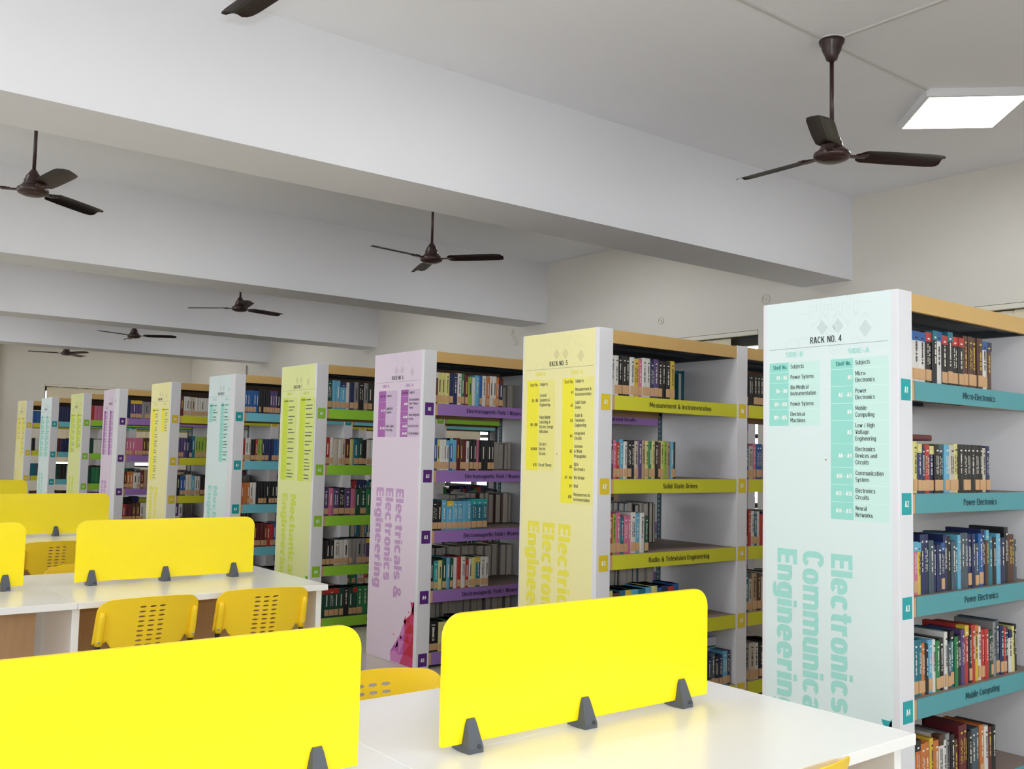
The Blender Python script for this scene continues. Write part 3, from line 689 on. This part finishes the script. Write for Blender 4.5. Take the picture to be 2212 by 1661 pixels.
# rows of books: rack, bay, shelf, x from, x to (world), mean height, spine string "cover+band", options
ROWS = []
def row(k, bay, sh, x1, spec, hm=.235, var=.03, back=False, tagp=.8, x0=None, lean=0):
    if k >= 8:      # thinner volumes: each listed spine stands once or twice
        spec = ' '.join(w_ if i % 3 == 0 else w_+' '+w_ for i, w_ in enumerate(spec.split()))
    bx = X0 + T + bay*(L+LR)
    ROWS.append(dict(k=k, bay=bay, sh=sh, x0=x0 if x0 else bx+.006, x1=x1, spec=spec.split(), hm=hm, var=var, back=back, tagp=tagp, lean=lean))
row(4, 0, 0, 4.325, 'wB wB wB kr kt wB kr kt kr kr n n n n wB nb', .215, .012, tagp=.75)
row(4, 0, 1, 4.285, 'Y Y bY b r bY k ks c a Y k k k k k k a b', .20, .010)
row(4, 0, 2, 4.535, 'd mc yc b b s b b bB b k s t c s s b b s B b nc t k c b k n n s', .215, .03, tagp=.3)
row(4, 0, 3, 4.53, 't t t o k c w g k w s tk g k p ry k r yo w r r G G e s b r b wb Y k', .21, .03, tagp=.45)
row(4, 0, 4, 4.31, 'ob ok o o y o wn w e k n d d k s s o w d k', .22, .03, tagp=.3)
row(4, 0, 2, 3.93, 'e k e a e d g', .235, .01, True); row(4, 0, 3, 3.98, 'r w w e s a e N', .25, .02, True); row(4, 0, 4, 4.08, 'e e d e e n e e d', .25, .02, True)
row(5, 0, 0, 4.125, 'w w k k k w y m w w b p k k k y', .215, .008)
row(5, 0, 0, 4.50, 'a e e k a G', .19, .02, True, x0=4.12)
row(5, 0, 1, 4.14, 'b m r c w k k a p N Y g Y k n Y l N c k', .205, .008)
row(5, 0, 1, 4.35, 'e a e e a e a e', .19, .01, True, x0=4.02)
row(5, 0, 2, 3.925, 'r l m t m m w c w G', .21, .015); row(5, 0, 2, 4.42, 'a e e a B w e k w w k a', .24, .01, True, x0=3.93)
row(5, 0, 3, 4.18, 'Y n t y c t c Y B b r B', .20, .012); row(5, 0, 3, 4.40, 'e a e w e a e n w e B a w', .27, .01, True, x0=3.7)
row(5, 0, 4, 4.63, 'k s b b s b b b s k b c b', .185, .012, x0=4.2, tagp=.9); row(5, 0, 4, 4.2, 'e a e k g e a', .2, .02)
row(5, 1, 0, 5.1, 'k k k k k b N w k', .20, .008); row(5, 1, 1, 5.1, 'B a m B B e w k s r', .205, .01); row(5, 1, 2, 5.0, 'b r w t w r b e', .20, .02); row(5, 1, 3, 5.1, 't a N n a w e a', .21, .02); row(5, 1, 4, 5.1, 'e a w k k a e', .22, .02)
row(6, 0, 0, 4.20, 'dw Y Y Y b b w g d l w c B w o w w o bd', .205, .012); row(6, 0, 0, 4.62, 'e k w e e s e a', .19, .015, True, x0=4.1)
row(6, 0, 1, 4.13, 'B Y w w wc Bc c d n d w k k m k k k k k', .21, .01); row(6, 0, 1, 4.62, 'w N e e w e n e w e e a', .20, .01, True, x0=4.1)
row(6, 0, 2, 4.085, 'k k c cy c c c c tq tq tq', .20, .01, tagp=.95); row(6, 0, 2, 4.62, 'e w e e n e e d e e', .22, .01, True, x0=4.05)
row(6, 0, 3, 4.105, 'k q Y G c G w r w r w Y ty w w', .20, .012); row(6, 0, 3, 4.62, 'e w e k w d w e a e a e a e a', .235, .01, True, x0=3.7)
row(6, 0, 4, 4.3, 'k Y g p N e k w e', .20, .012); row(6, 0, 4, 4.62, 'e a w e e a w e e a e e a w e', .27, .01, True, x0=3.7)
row(7, 0, 0, 4.35, 'G c c cb w b e k e k k k k c t c c B', .225, .008); row(7, 0, 1, 4.35, 'r w a w a d Y t G k w w n d b c c c e', .215, .008)
row(7, 0, 2, 4.35, 'p m p k p m G G g s N w p n n', .215, .008); row(7, 0, 3, 4.35, 'k k k w w w e e e e py k k Y k k k k', .20, .008); row(7, 0, 4, 4.35, 'Gr Gr Gr Gr G k G Gr g g G G G G g G G', .225, .006, tagp=.5)
row(8, 0, 0, 4.25, 'B B B k k k p p k k k k r r B', .215, .01); row(8, 0, 1, 4.25, 'r w k r l b b b B l l k o w r k', .205, .01); row(8, 0, 2, 4.25, 'o o w k k k k k k k e r r B', .21, .01)
row(8, 0, 3, 4.25, 'd d d d d r B w e Y d d', .215, .01); row(8, 0, 4, 4.25, 'k s k G r k k n G d', .19, .03)
row(9, 0, 0, 4.3, 'd w a w w w Y N o d w b b', .2, .01); row(9, 0, 1, 4.3, 'p p b t l l o t t w m r d g', .215, .02); row(9, 0, 2, 4.3, 'k B w c w k o r w n w d n n', .215, .01); row(9, 0, 3, 4.3, 'w r w n w k r o w', .16, .02); row(9, 0, 4, 4.3, 'k n k b d k', .2, .02)
row(10, 0, 0, 4.35, 'b py py e e e w w k N Y Y w', .22, .01); row(10, 0, 1, 4.35, 'm m m m n n d m k k G w', .21, .01); row(10, 0, 2, 4.35, 'd o w d N N a N a N N', .21, .02); row(10, 0, 3, 4.35, 'r d n w w r d d p w', .21, .01); row(10, 0, 4, 4.3, 'k d n k', .2, .02)
row(11, 0, 0, 4.3, 'r m m r r m w g l o', .2, .01); row(11, 0, 1, 4.3, 'G w g w e m m d', .2, .02); row(11, 0, 2, 4.3, 'G g G g G G g G e', .21, .01); row(11, 0, 3, 4.3, 'k n k b', .2, .02)
row(12, 0, 0, 4.3, 'b b b B c c k k N k', .22, .01); row(12, 0, 1, 4.3, 'd b B b r n d o', .2, .01); row(12, 0, 2, 4.3, 'G k w k a n k n', .2, .01); row(12, 0, 3, 4.3, 'p k n y p', .18, .02)
row(13, 0, 0, 4.3, 'B B b B b B B b', .2, .01); row(13, 0, 1, 4.3, 'k w p w b e b k', .2, .01); row(13, 0, 2, 4.3, 't s t k k s', .19, .01); row(13, 0, 3, 4.3, 'n k n', .15, .01)
rnd = random.Random(11)
for k in (6, 7, 8, 9, 10):      # farther bays, glimpsed between the racks
    for s in range(1, 5):
        row(k, 1, s, 5.35, ' '.join(rnd.choice('kbBtgGrdnNpwesa') for _ in range(16)), .21, .02)
        if s > 1: row(k, 0, s, 4.62, ' '.join(rnd.choice('easwnk') for _ in range(8)), .2, .02, True, x0=4.36) if k != 6 else None
    if k == 8: row(k, 0, 0, 4.62, 'e a', .2, .01, True, x0=4.5)
YD = [1.3046, 4.4018, 7.1157, 9.885]
edges = {k: proj((X0, RY[k]+W, 1))[0] for k in RY}
def seen(k, x, y, z):
    u, v, d_ = proj((x, y, z))
    hi = 2212 if k == 4 else edges[k-1]
    if not (0 < u < hi and v < 1661): return 0
    if 953 < u < 1524 and v > 1310 - (u-953)*.1: return 0
    if u < 780 and v > 1360 + (400-u)*.05: return 0
    if u < 1980 and v > 1470+(u-1525)*.25 and u > 1525: return 0
    if u < 548 and v > 1118: return 0
    return (FPX/d_)**2
BK = []
for r_ in ROWS:
    rd = random.Random(hash((r_['k'], r_['bay'], r_['sh'], r_['back'])) & 0xffff)
    n = len(r_['spec']); ws = [rd.uniform(.8, 1.25) for _ in range(n)]; tot = sum(ws); span = r_['x1']-r_['x0']; x = r_['x0']
    Yk = RY[r_['k']]; zz = SZ[r_['sh']] + .0395
    for i, sp in enumerate(r_['spec']):
        wd = span*ws[i]/tot
        same = i and r_['spec'][i-1] == sp
        h = BK[-1]['h'] if same and not r_['back'] else r_['hm'] + rd.uniform(-1, 1)*r_['var']
        if sp in ('n', 'k') and same: h = BK[-1]['h']
        dp = rd.uniform(.15, .19) if not r_['back'] else rd.uniform(.17, .21)
        if r_['k'] == 5 and r_['sh'] == 4 and r_['bay'] == 0 and not r_['back']: dp = .105
        yo = (.018 if r_['sh'] != 1 else .018) + rd.uniform(0, .008)
        y = Yk + yo if not r_['back'] else Yk + W - yo
        a = seen(r_['k'], x+wd/2, (Yk+yo) if not r_['back'] else Yk+W-yo-dp, zz+h*.6)*wd*h
        if r_['back'] and x < 4.0 and r_['k'] > 4: a *= .1
        BK.append(dict(row=r_, i=i, sp=sp, x=x, w=wd-.0006, h=h, d=dp, y=y, z=zz, back=r_['back'], a=a, tag=rd.random() < r_['tagp'], ti=rd.randrange(6), shade=rd.random()))
        x += wd
order = sorted(BK, key=lambda b: -b['a'])
single = set(id(b) for b in order[:300] if b['a'] > 0)
ink = {'w': DK_T, 'Y': DK_T, 'y': DK_T, 'a': DK_T, 'c': LT_T, 'l': DK_T, 'N': DK_T, 'e': DK_T, 'n': GOLD, 'd': GOLD}
TM = {}
def titled(i, m):
    if (i, m.name) not in TM:
        me = TITLES[i].copy(); me.materials.clear(); me.materials.append(m); me.name = 'spine_title'; TM[(i, m.name)] = me
    return TM[(i, m.name)]
BANDS, COVERS = {}, {}
def with_mat(base, store, m):
    if m.name not in store:
        me = base.copy(); me.materials.clear(); me.materials.append(m); store[m.name] = me
    return store[m.name]
mass = MB()
for b in BK:
    c = b['sp'][0]; r_ = b['row']
    if id(b) in single:
        nm = PAL[c][0]
        det = ' with a %s band at the top' % PAL[b['sp'][1]][0] if len(b['sp']) > 1 else ''
        shn = ('top', 'second', 'third', 'fourth', 'bottom')[r_['sh']]
        if b['back']: lb = '%s book, pages outward, %s along the back row, %s shelf of rack %s' % (nm, ORD[b['i']], shn, NUMW[r_['k']])
        elif r_['bay']: lb = '%s book, %s from the divider, %s shelf in the second bay of rack %s' % (nm, ORD[b['i']], shn, NUMW[r_['k']])
        else: lb = '%s book%s, %s from the poster end, %s shelf of rack %s' % (nm, det.replace(' at the top', '').replace(' with a', ' with'), ORD[b['i']], shn, NUMW[r_['k']])
        o = link('book', with_mat(COVER, COVERS, cm(c)))
        tag(o, lb, 'book', 'books %s the %s shelf of rack %s%s' % ('at the back of' if b['back'] else 'on', shn, NUMW[r_['k']], ', second bay' if r_['bay'] else ''))
        o.location = (b['x'], b['y'], b['z']); o.scale = (b['w']/bt, b['d']/bd, b['h']/bh)
        if b['back']: o.rotation_euler = (0, 0, math.pi); o.location.x += b['w']
        link('pages', PAGES, o)
        if not b['back']:
            if len(b['sp']) > 1: link('spine_band', with_mat(BAND, BANDS, cm(b['sp'][1])), o)
            if b['tag']: link('call_number_tag', TAGM, o)
            link('spine_title', titled(b['ti'], ink.get(c, LT_T)), o)
    else:
        s = (b['w']/bt, b['d']/bd, b['h']/bh); sg = -1 if b['back'] else 1
        ox = b['x'] + (b['w'] if b['back'] else 0)
        def put(me, m):
            mass.add([(ox+sg*v.co.x*s[0], b['y']+sg*v.co.y*s[1], b['z']+v.co.z*s[2]) for v in me.vertices], [tuple(p.vertices) for p in me.polygons], m)
        def bx(x0, x1, y0, y1, z0, z1, m):
            mass.box(min(ox+sg*x0*s[0], ox+sg*x1*s[0]), max(ox+sg*x0*s[0], ox+sg*x1*s[0]), min(b['y']+sg*y0*s[1], b['y']+sg*y1*s[1]), max(b['y']+sg*y0*s[1], b['y']+sg*y1*s[1]), b['z']+z0*s[2], b['z']+z1*s[2], m)
        put(COVER, cm(c)); put(PAGES, PAGE)
        if not b['back'] and r_['k'] <= 10:
            bx(bt*.4, bt*.6, -.001, 0, bh*.38, bh*.78, ink.get(c, LT_T)) if b['ti'] % 2 else None
            if len(b['sp']) > 1: bx(0, bt, -.0012, .03, bh*.82, bh+.0003, cm(b['sp'][1]))
            if b['tag']: bx(.002, bt-.002, -.001, 0, .012, bh*.27, TANT)
tag(mass.build('shelved_books'), 'remaining small book spines standing on the shelves of the farther racks', 'books', kind='stuff')
print('BOOKS', len(BK), 'single', len(single))

# a few lying books
def lying(x, y, z, l, d_, t_, c, lb, rz=0):
    o = link('book', with_mat(COVER, COVERS, cm(c))); tag(o, lb, 'book')
    o.scale = (t_/bt, d_/bd, l/bh); o.location = (x, y, z); o.rotation_euler = (R(0), R(90), rz)
    link('pages', PAGES, o)
lying(3.63, RY[4]+.06, SZ[1]+.0395+.2105+.026, .24, .17, .024, 'd', 'maroon book lying flat on top of the row on shelf A2, rack 4')

# binder at the back of rack 5 shelf A1
mb = MB(); mb.box(0, .003, 0, .24, 0, .215, cm('t')); mb.box(.05, .053, 0, .24, 0, .215, cm('t')); mb.box(0, .053, .237, .24, 0, .215, cm('t')); mb.box(.004, .049, .02, .235, .004, .2, PAGE)
o = mb.build('ring_binder'); o.location = (4.54, RY[5]+W-.27, SZ[0]+.0395)
tag(o, 'dark teal binder standing open-side out at the back of shelf A1, rack 5', 'binder')

# white carton with a green swoosh behind the lowest books of rack 5
t = thing('carton', 'white carton with a green curved stripe behind books, bottom shelf of rack five', 'box', (4.446, RY[5]+.137, SZ[4]+.0395), group=None)
MB().box(-.195, .195, 0, .20, 0, .255, WHITE, bev=.003).build('carton_body', t)
mb = MB(); gm = mat('green_print', (20, 130, 70), .5)
for i in range(14):
    a, b = i/14, (i+1)/14
    f0 = lambda u: .178 + .030*math.sin(u*math.pi*.62); g0 = lambda u: .028*(1-u)+.008
    mb.add([(-.19+.38*a, -.0006, f0(a)-g0(a)), (-.19+.38*b, -.0006, f0(b)-g0(b)), (-.19+.38*b, -.0006, f0(b)), (-.19+.38*a, -.0006, f0(a))], [(0, 1, 2, 3)], gm)
mb.build('green_stripe', t)

# ------------------------------------------------------------------ desks
XE, HD, DD, TD = 2.3263, .7507, 1.0309, .0283
MW = 1.176
def desk(y0, n, label):
    t = thing('reading_desk', label, 'desk', (XE, y0, 0), group='white reading desks')
    for i in range(n):
        x1 = -i*MW; x0 = x1-MW
        MB().box(x0+.0008, x1-.0008, 0, DD, HD-TD, HD, DESKW, bev=.002).build('desk_top', t)
        MB().box(x0+.03 if i else x0+.02, x1-.05, DD/2-.009, DD/2+.009, .22, HD-TD-.001, WOODL).build('modesty_panel', t)
        if i == 0: MB().box(-.05, -.02, .03, DD-.03, 0, HD-TD-.0005, DESKW, bev=.001).build('leg_panel', t)
        MB().box(x0-.015, x0+.016, .03, DD-.03, 0, HD-TD-.0005, DESKW, bev=.001).build('leg_panel', t)
    return t
desk(YD[0], 3, 'white double-sided reading desk nearest the camera, in front of rack number 4')
desk(YD[1], 3, 'white double-sided reading desk with two yellow chairs tucked at its near side')
desk(YD[2], 3, 'white double-sided reading desk third from the camera, mostly hidden by yellow screens')
desk(YD[3], 3, 'white double-sided reading desk farthest off, only its yellow screen showing')

def divider_mesh(w, h, r=.05, t=.016, seg=8):
    pts = [(0, 0), (w, 0)]
    for i in range(seg+1): a = math.pi/2*i/seg; pts.append((w-r+r*math.cos(a), h-r+r*math.sin(a)))
    for i in range(seg+1): a = math.pi/2+math.pi/2*i/seg; pts.append((r+r*math.cos(a), h-r+r*math.sin(a)))
    bm = bmesh.new(); fr = [bm.verts.new((x, -t/2, z)) for x, z in pts]; bk = [bm.verts.new((x, t/2, z)) for x, z in pts]; n = len(pts)
    bm.faces.new(fr); bm.faces.new(bk[::-1])
    for i in range(n): bm.faces.new((fr[(i+1) % n], fr[i], bk[i], bk[(i+1) % n]))
    bmesh.ops.recalc_face_normals(bm, faces=bm.faces)
    bmesh.ops.bevel(bm, geom=[e for e in bm.edges if len(set(v.co.y for v in e.verts)) == 1], offset=.0015, segments=2, affect='EDGES')
    me = bpy.data.meshes.new('screen_panel'); bm.to_mesh(me); bm.free(); me.materials.append(YEL); return me
DVW, DVH = .886, .290
DIV = divider_mesh(DVW, DVH)
def clamp_mesh():
    m = MB()
    for sy in (-1, 1):
        a = .0085; v = []
        for (w_, y1, z) in ((.024, .034, 0), (.024, .034, .012), (.021, .027, .03), (.015, .016, .062), (.011, .013, .072)):
            v += [(-w_, sy*a, z), (w_, sy*a, z), (w_*.82, sy*y1, z), (-w_*.82, sy*y1, z)]
        f = []
        for i in range(4):
            for k in range(4):
                q = (i*4+k, i*4+(k+1) % 4, i*4+4+(k+1) % 4, i*4+4+k); f.append(q if sy < 0 else q[::-1])
        f.append((0, 3, 2, 1) if sy < 0 else (0, 1, 2, 3)); f.append((16, 17, 18, 19) if sy < 0 else (19, 18, 17, 16)); m.add(v, f, CLAMP)
    m.box(-.024, .024, -.0085, .0085, 0, .0165, CLAMP)
    c = m; c.tube([(.008, -.0338, .014), (.008, -.0350, .014)], .005, mat('clamp_screw', (60, 62, 68), .4), 12)
    return m.mesh('clamp')
CLM = clamp_mesh()
def divider(x0, y, label, clx=(.075, .425, .778)):
    t = thing('desk_screen', label, 'desk screen', (x0, y, HD), group='yellow desk screens')
    link('screen_panel', DIV, t, (0, 0, .0175))
    for c in clx: link('clamp', CLM, t, (c, 0, 0))
    return t
yc = [y + DD/2 for y in YD]
divider(1.2514, yc[0], 'bright yellow desk screen on the nearest desk, in front of the rack number 5 poster')
divider(1.0402-DVW, yc[0], 'bright yellow desk screen on the nearest desk, the one farther from the racks', (.09, .43, .79))
divider(1.2620, yc[1], 'yellow desk screen clamped on the second desk, beside the racks, three clamps showing')
divider(1.0402-DVW, yc[1], 'yellow desk screen on the second desk, cut by the picture edge', (.09, .43, .81))
divider(2.1771-DVW, yc[2], 'deep yellow desk screen on the third desk, behind a single tucked chair', (.21, .52, .80))
divider(1.04-DVW, yc[2], 'deep yellow screen on the third desk, the one hidden behind a nearer screen')
divider(2.19-DVW, yc[3], 'small yellow screen corner on the farthest desk')

# ------------------------------------------------------------------ chairs
ZT = .775
def back_mesh():
    bm = bmesh.new(); cells = {}
    xs = [-.22, -.205, -.185, -.15, -.105, -.063, -.021, .021, .063, .105, .15, .185, .205, .22]
    hz = [.552 + .0212*i for i in range(10)]       # nine rows of slots
    zs = [.50, .515, .53, .541] + hz + [.749, .757, .764, .769, .7725, ZT]
    def wz(z):
        r = .052; zc = ZT - r
        return .22 if z <= zc else .22 - r + math.sqrt(max(0, r*r-(z-zc)**2)) if z < ZT-1e-6 else .22-r
    def zb(x):
        x = abs(x)
        if x < .11: return .50
        if x < .168: return .50 + (x-.11)/.058*.088
        return .574
    vc = {}
    def pt(x, z):
        key = (round(x, 5), round(z, 5))
        if key in vc: return vc[key]
        z2 = max(z, zb(x)); ax = abs(x); s = 1 if x > 0 else -1
        x2 = x if ax <= .063 else s*(.063 + (ax-.063)*(wz(z2)-.063)/.157)
        tap = 1 + (z2-.575)*-.08
        x2 = x2*tap
        z3 = z2 - .30*x2*x2*((z2-.5)/.275)**2
        y = -.215 - (z2-.5)*.30 + 1.15*x2*x2
        vc[key] = bm.verts.new((x2, y, z3)); return vc[key]
    def ell(cx, cz, rx, rz, n=16):
        out = []
        for i in range(n):
            a = 2*math.pi*i/n - math.pi*3/4; x = cx+rx*math.cos(a); z = cz+rz*math.sin(a)
            y = -.215 - (z-.5)*.30 + 1.15*x*x
            out.append(bm.verts.new((x*(1-(z-.575)*.08), y, z)))
        return out
    for i in range(len(xs)-1):
        for j in range(len(zs)-1):
            x0, x1, z0, z1 = xs[i], xs[i+1], zs[j], zs[j+1]; xm, zm = (x0+x1)/2, (z0+z1)/2
            hole = abs(xm) < .063 and z0 >= .551 and z1 <= .7431
            P = [pt(x0, z0), pt(xm, z0), pt(x1, z0), pt(x1, zm), pt(x1, z1), pt(xm, z1), pt(x0, z1), pt(x0, zm)]
            if hole:
                E_ = ell(xm, zm, .0145, .0048)
                for q in range(8):
                    a, b = P[q], P[(q+1) % 8]; e0, e1, e2 = E_[(2*q) % 16], E_[(2*q+1) % 16], E_[(2*q+2) % 16]
                    bm.faces.new((a, e1, e0)); bm.faces.new((a, b, e1)); bm.faces.new((b, e2, e1))
            else:
                c = pt(xm, zm)
                for q in (1, 3, 5, 7):
                    try: bm.faces.new((c, P[q], P[(q+1) % 8], P[(q+2) % 8]) if len({c, P[q], P[(q+1) % 8], P[(q+2) % 8]}) == 4 else tuple(dict.fromkeys((c, P[q], P[(q+1) % 8], P[(q+2) % 8]))))
                    except Exception: pass
    bmesh.ops.remove_doubles(bm, verts=bm.verts, dist=.0002); bmesh.ops.dissolve_degenerate(bm, dist=.0002, edges=bm.edges)
    bmesh.ops.recalc_face_normals(bm, faces=bm.faces)
    for f in bm.faces: c = f.calc_center_median(); f.smooth = not (abs(c.x) < .064 and .54 < c.z < .75)
    me = bpy.data.meshes.new('backrest'); bm.to_mesh(me); bm.free(); me.materials.append(YCH); return me
def seat_mesh():
    bm = bmesh.new(); n = 14; g = []
    for i in range(n+1):
        rw = []
        for j in range(n+1):
            u = -1+2*i/n; v = -1+2*j/n
            k = (1-.10*(u*u)*(v*v)*2)
            x = .215*u*k; y = .01 + .205*v*k
            z = .455 - .012*(1-u*u) - (.02*max(0, v-.6)**2*6) + .012*max(0, -v-.5)
            rw.append(bm.verts.new((x, y, z)))
        g.append(rw)
    for i in range(n):
        for j in range(n): bm.faces.new((g[i][j], g[i+1][j], g[i+1][j+1], g[i][j+1]))
    for f in bm.faces: f.smooth = True
    me = bpy.data.meshes.new('seat'); bm.to_mesh(me); bm.free(); me.materials.append(YCH); return me
def make_chair():
    t = thing('perforated_chair', None, None)
    b = link('backrest', back_mesh(), t); m = b.modifiers.new('thick', 'SOLIDIFY'); m.thickness = .0035; m.offset = 0
    for s in (-1, 1):      # sleeves that take the frame tubes, with their screws
        pts = []
        for z in (.572, .60, .65, .70, .715):
            x = .198*(1-(z-.575)*.08); y = -.215-(z-.5)*.30+1.15*x*x
            pts.append((s*x, y-.010, z))
        mb = MB(); mb.tube(pts, [.0175, .0175, .0165, .015, .008], YCH, 12); sl = mb.build('sleeve', b)
        mb = MB(); x = .203; mb.tube([(s*x, -.215-.09*.3+1.15*x*x-.030, .588), (s*x, -.215-.09*.3+1.15*x*x-.020, .588)], .0055, SCREW, 12); mb.build('screw', b)
    sm_ = link('seat', seat_mesh(), t); m = sm_.modifiers.new('thick', 'SOLIDIFY'); m.thickness = .008; m.offset = -1
    for s in (-1, 1):
        mb = MB(); x = .199
        mb.tube([(s*x, -.205, .60), (s*x, -.197, .56), (s*x, -.185, .50), (s*x, -.17, .455), (s*x, -.14, .437), (s*x, -.05, .432), (s*x, .17, .432)], .011, BLACK, 12); mb.build('side_frame', t)
        mb = MB(); mb.tube([(s*x, -.15, .436), (s*(x+.012), -.19, .2), (s*(x+.02), -.24, .004)], .011, BLACK, 12); mb.build('leg', t)
        mb = MB(); mb.tube([(s*x, .15, .432), (s*(x+.012), .18, .2), (s*(x+.02), .215, .004)], .011, BLACK, 12); mb.build('leg', t)
    mb = MB(); mb.tube([(-.199, .02, .432), (.199, .02, .432)], .009, BLACK, 10); mb.build('cross_bar', t)
    return t
ch0 = make_chair()
# back of the chair stands .25 behind the origin
CH = [((1.425, 4.56), 0, 'yellow slotted plastic chair tucked at the second desk, the one farther from the racks'),
      ((1.985, 4.57), -7, 'yellow slotted plastic chair tucked at the second desk corner beside rack number 7'),
      ((1.69, 7.27), -2, 'yellow slotted chair at the third desk, seen through the gap between screens'),
      ((1.495, 5.335), 181, 'yellow chair at the far side of the second desk, only its top rim showing'),
      ((1.475, 2.25), 176, 'yellow slotted chair behind the nearest desk, seen in the gap between the two bright screens'),
      ((1.80, 1.53), 0, 'yellow chair at the near side of the nearest desk, only a rounded corner showing')]
for i, ((x, y), rz, lb) in enumerate(CH):
    o = ch0 if i == 0 else copy_tree(ch0)
    o.location = (x, y, 0); o.rotation_euler = (0, 0, R(rz)); tag(o, lb, 'chair', 'yellow perforated chairs')

# ------------------------------------------------------------------ outside the windows
struct(MB().box(XW+.26, 40, -20, 45, -.6, -.5, mat('outside_grass', (150, 150, 120), .9, noise=.2, scale=4)).build('ground'))
LEAF = [mat('leaf_a', (120, 150, 70), .6), mat('leaf_b', (80, 120, 55), .6)]
def tree(x, y, lb, seed):
    t = thing('garden_tree', lb, 'tree', (x, y, -.5)); rd = random.Random(seed); m = MB()
    for i in range(2600):
        a, b_, c_ = rd.gauss(0, 1), rd.gauss(0, 1), rd.gauss(0, 1); n = math.sqrt(a*a+b_*b_+c_*c_); rr = rd.random()**.4
        p = Vector((a/n*1.1*rr, b_/n*1.7*rr, 3.1 + c_/n*1.3*rr)); u = Vector((rd.gauss(0, 1), rd.gauss(0, 1), rd.gauss(0, 1))).normalized(); v = u.orthogonal().normalized()
        u = u*.075; v = v*.035; m.add([p-u, p+v, p+u, p-v], [(0, 1, 2, 3)], LEAF[i % 2])
    m.build('crown', t)
    m = MB(); m.tube([(0, 0, 0), (.03, .05, 1.2), (-.02, 0, 2.4), (.05, 0, 3.2)], [.12, .09, .07, .03], mat('bark', (90, 70, 52), .9, noise=.2), 10); m.build('trunk', t)
tree(10.6, 5.3, 'leafy green tree outside the window behind rack number 5', 1)
tree(10.9, 12.2, 'leafy green tree outside the window behind racks 7 and 8', 2)
tree(10.8, 17.0, 'leafy green tree outside the window in the last bays', 3)
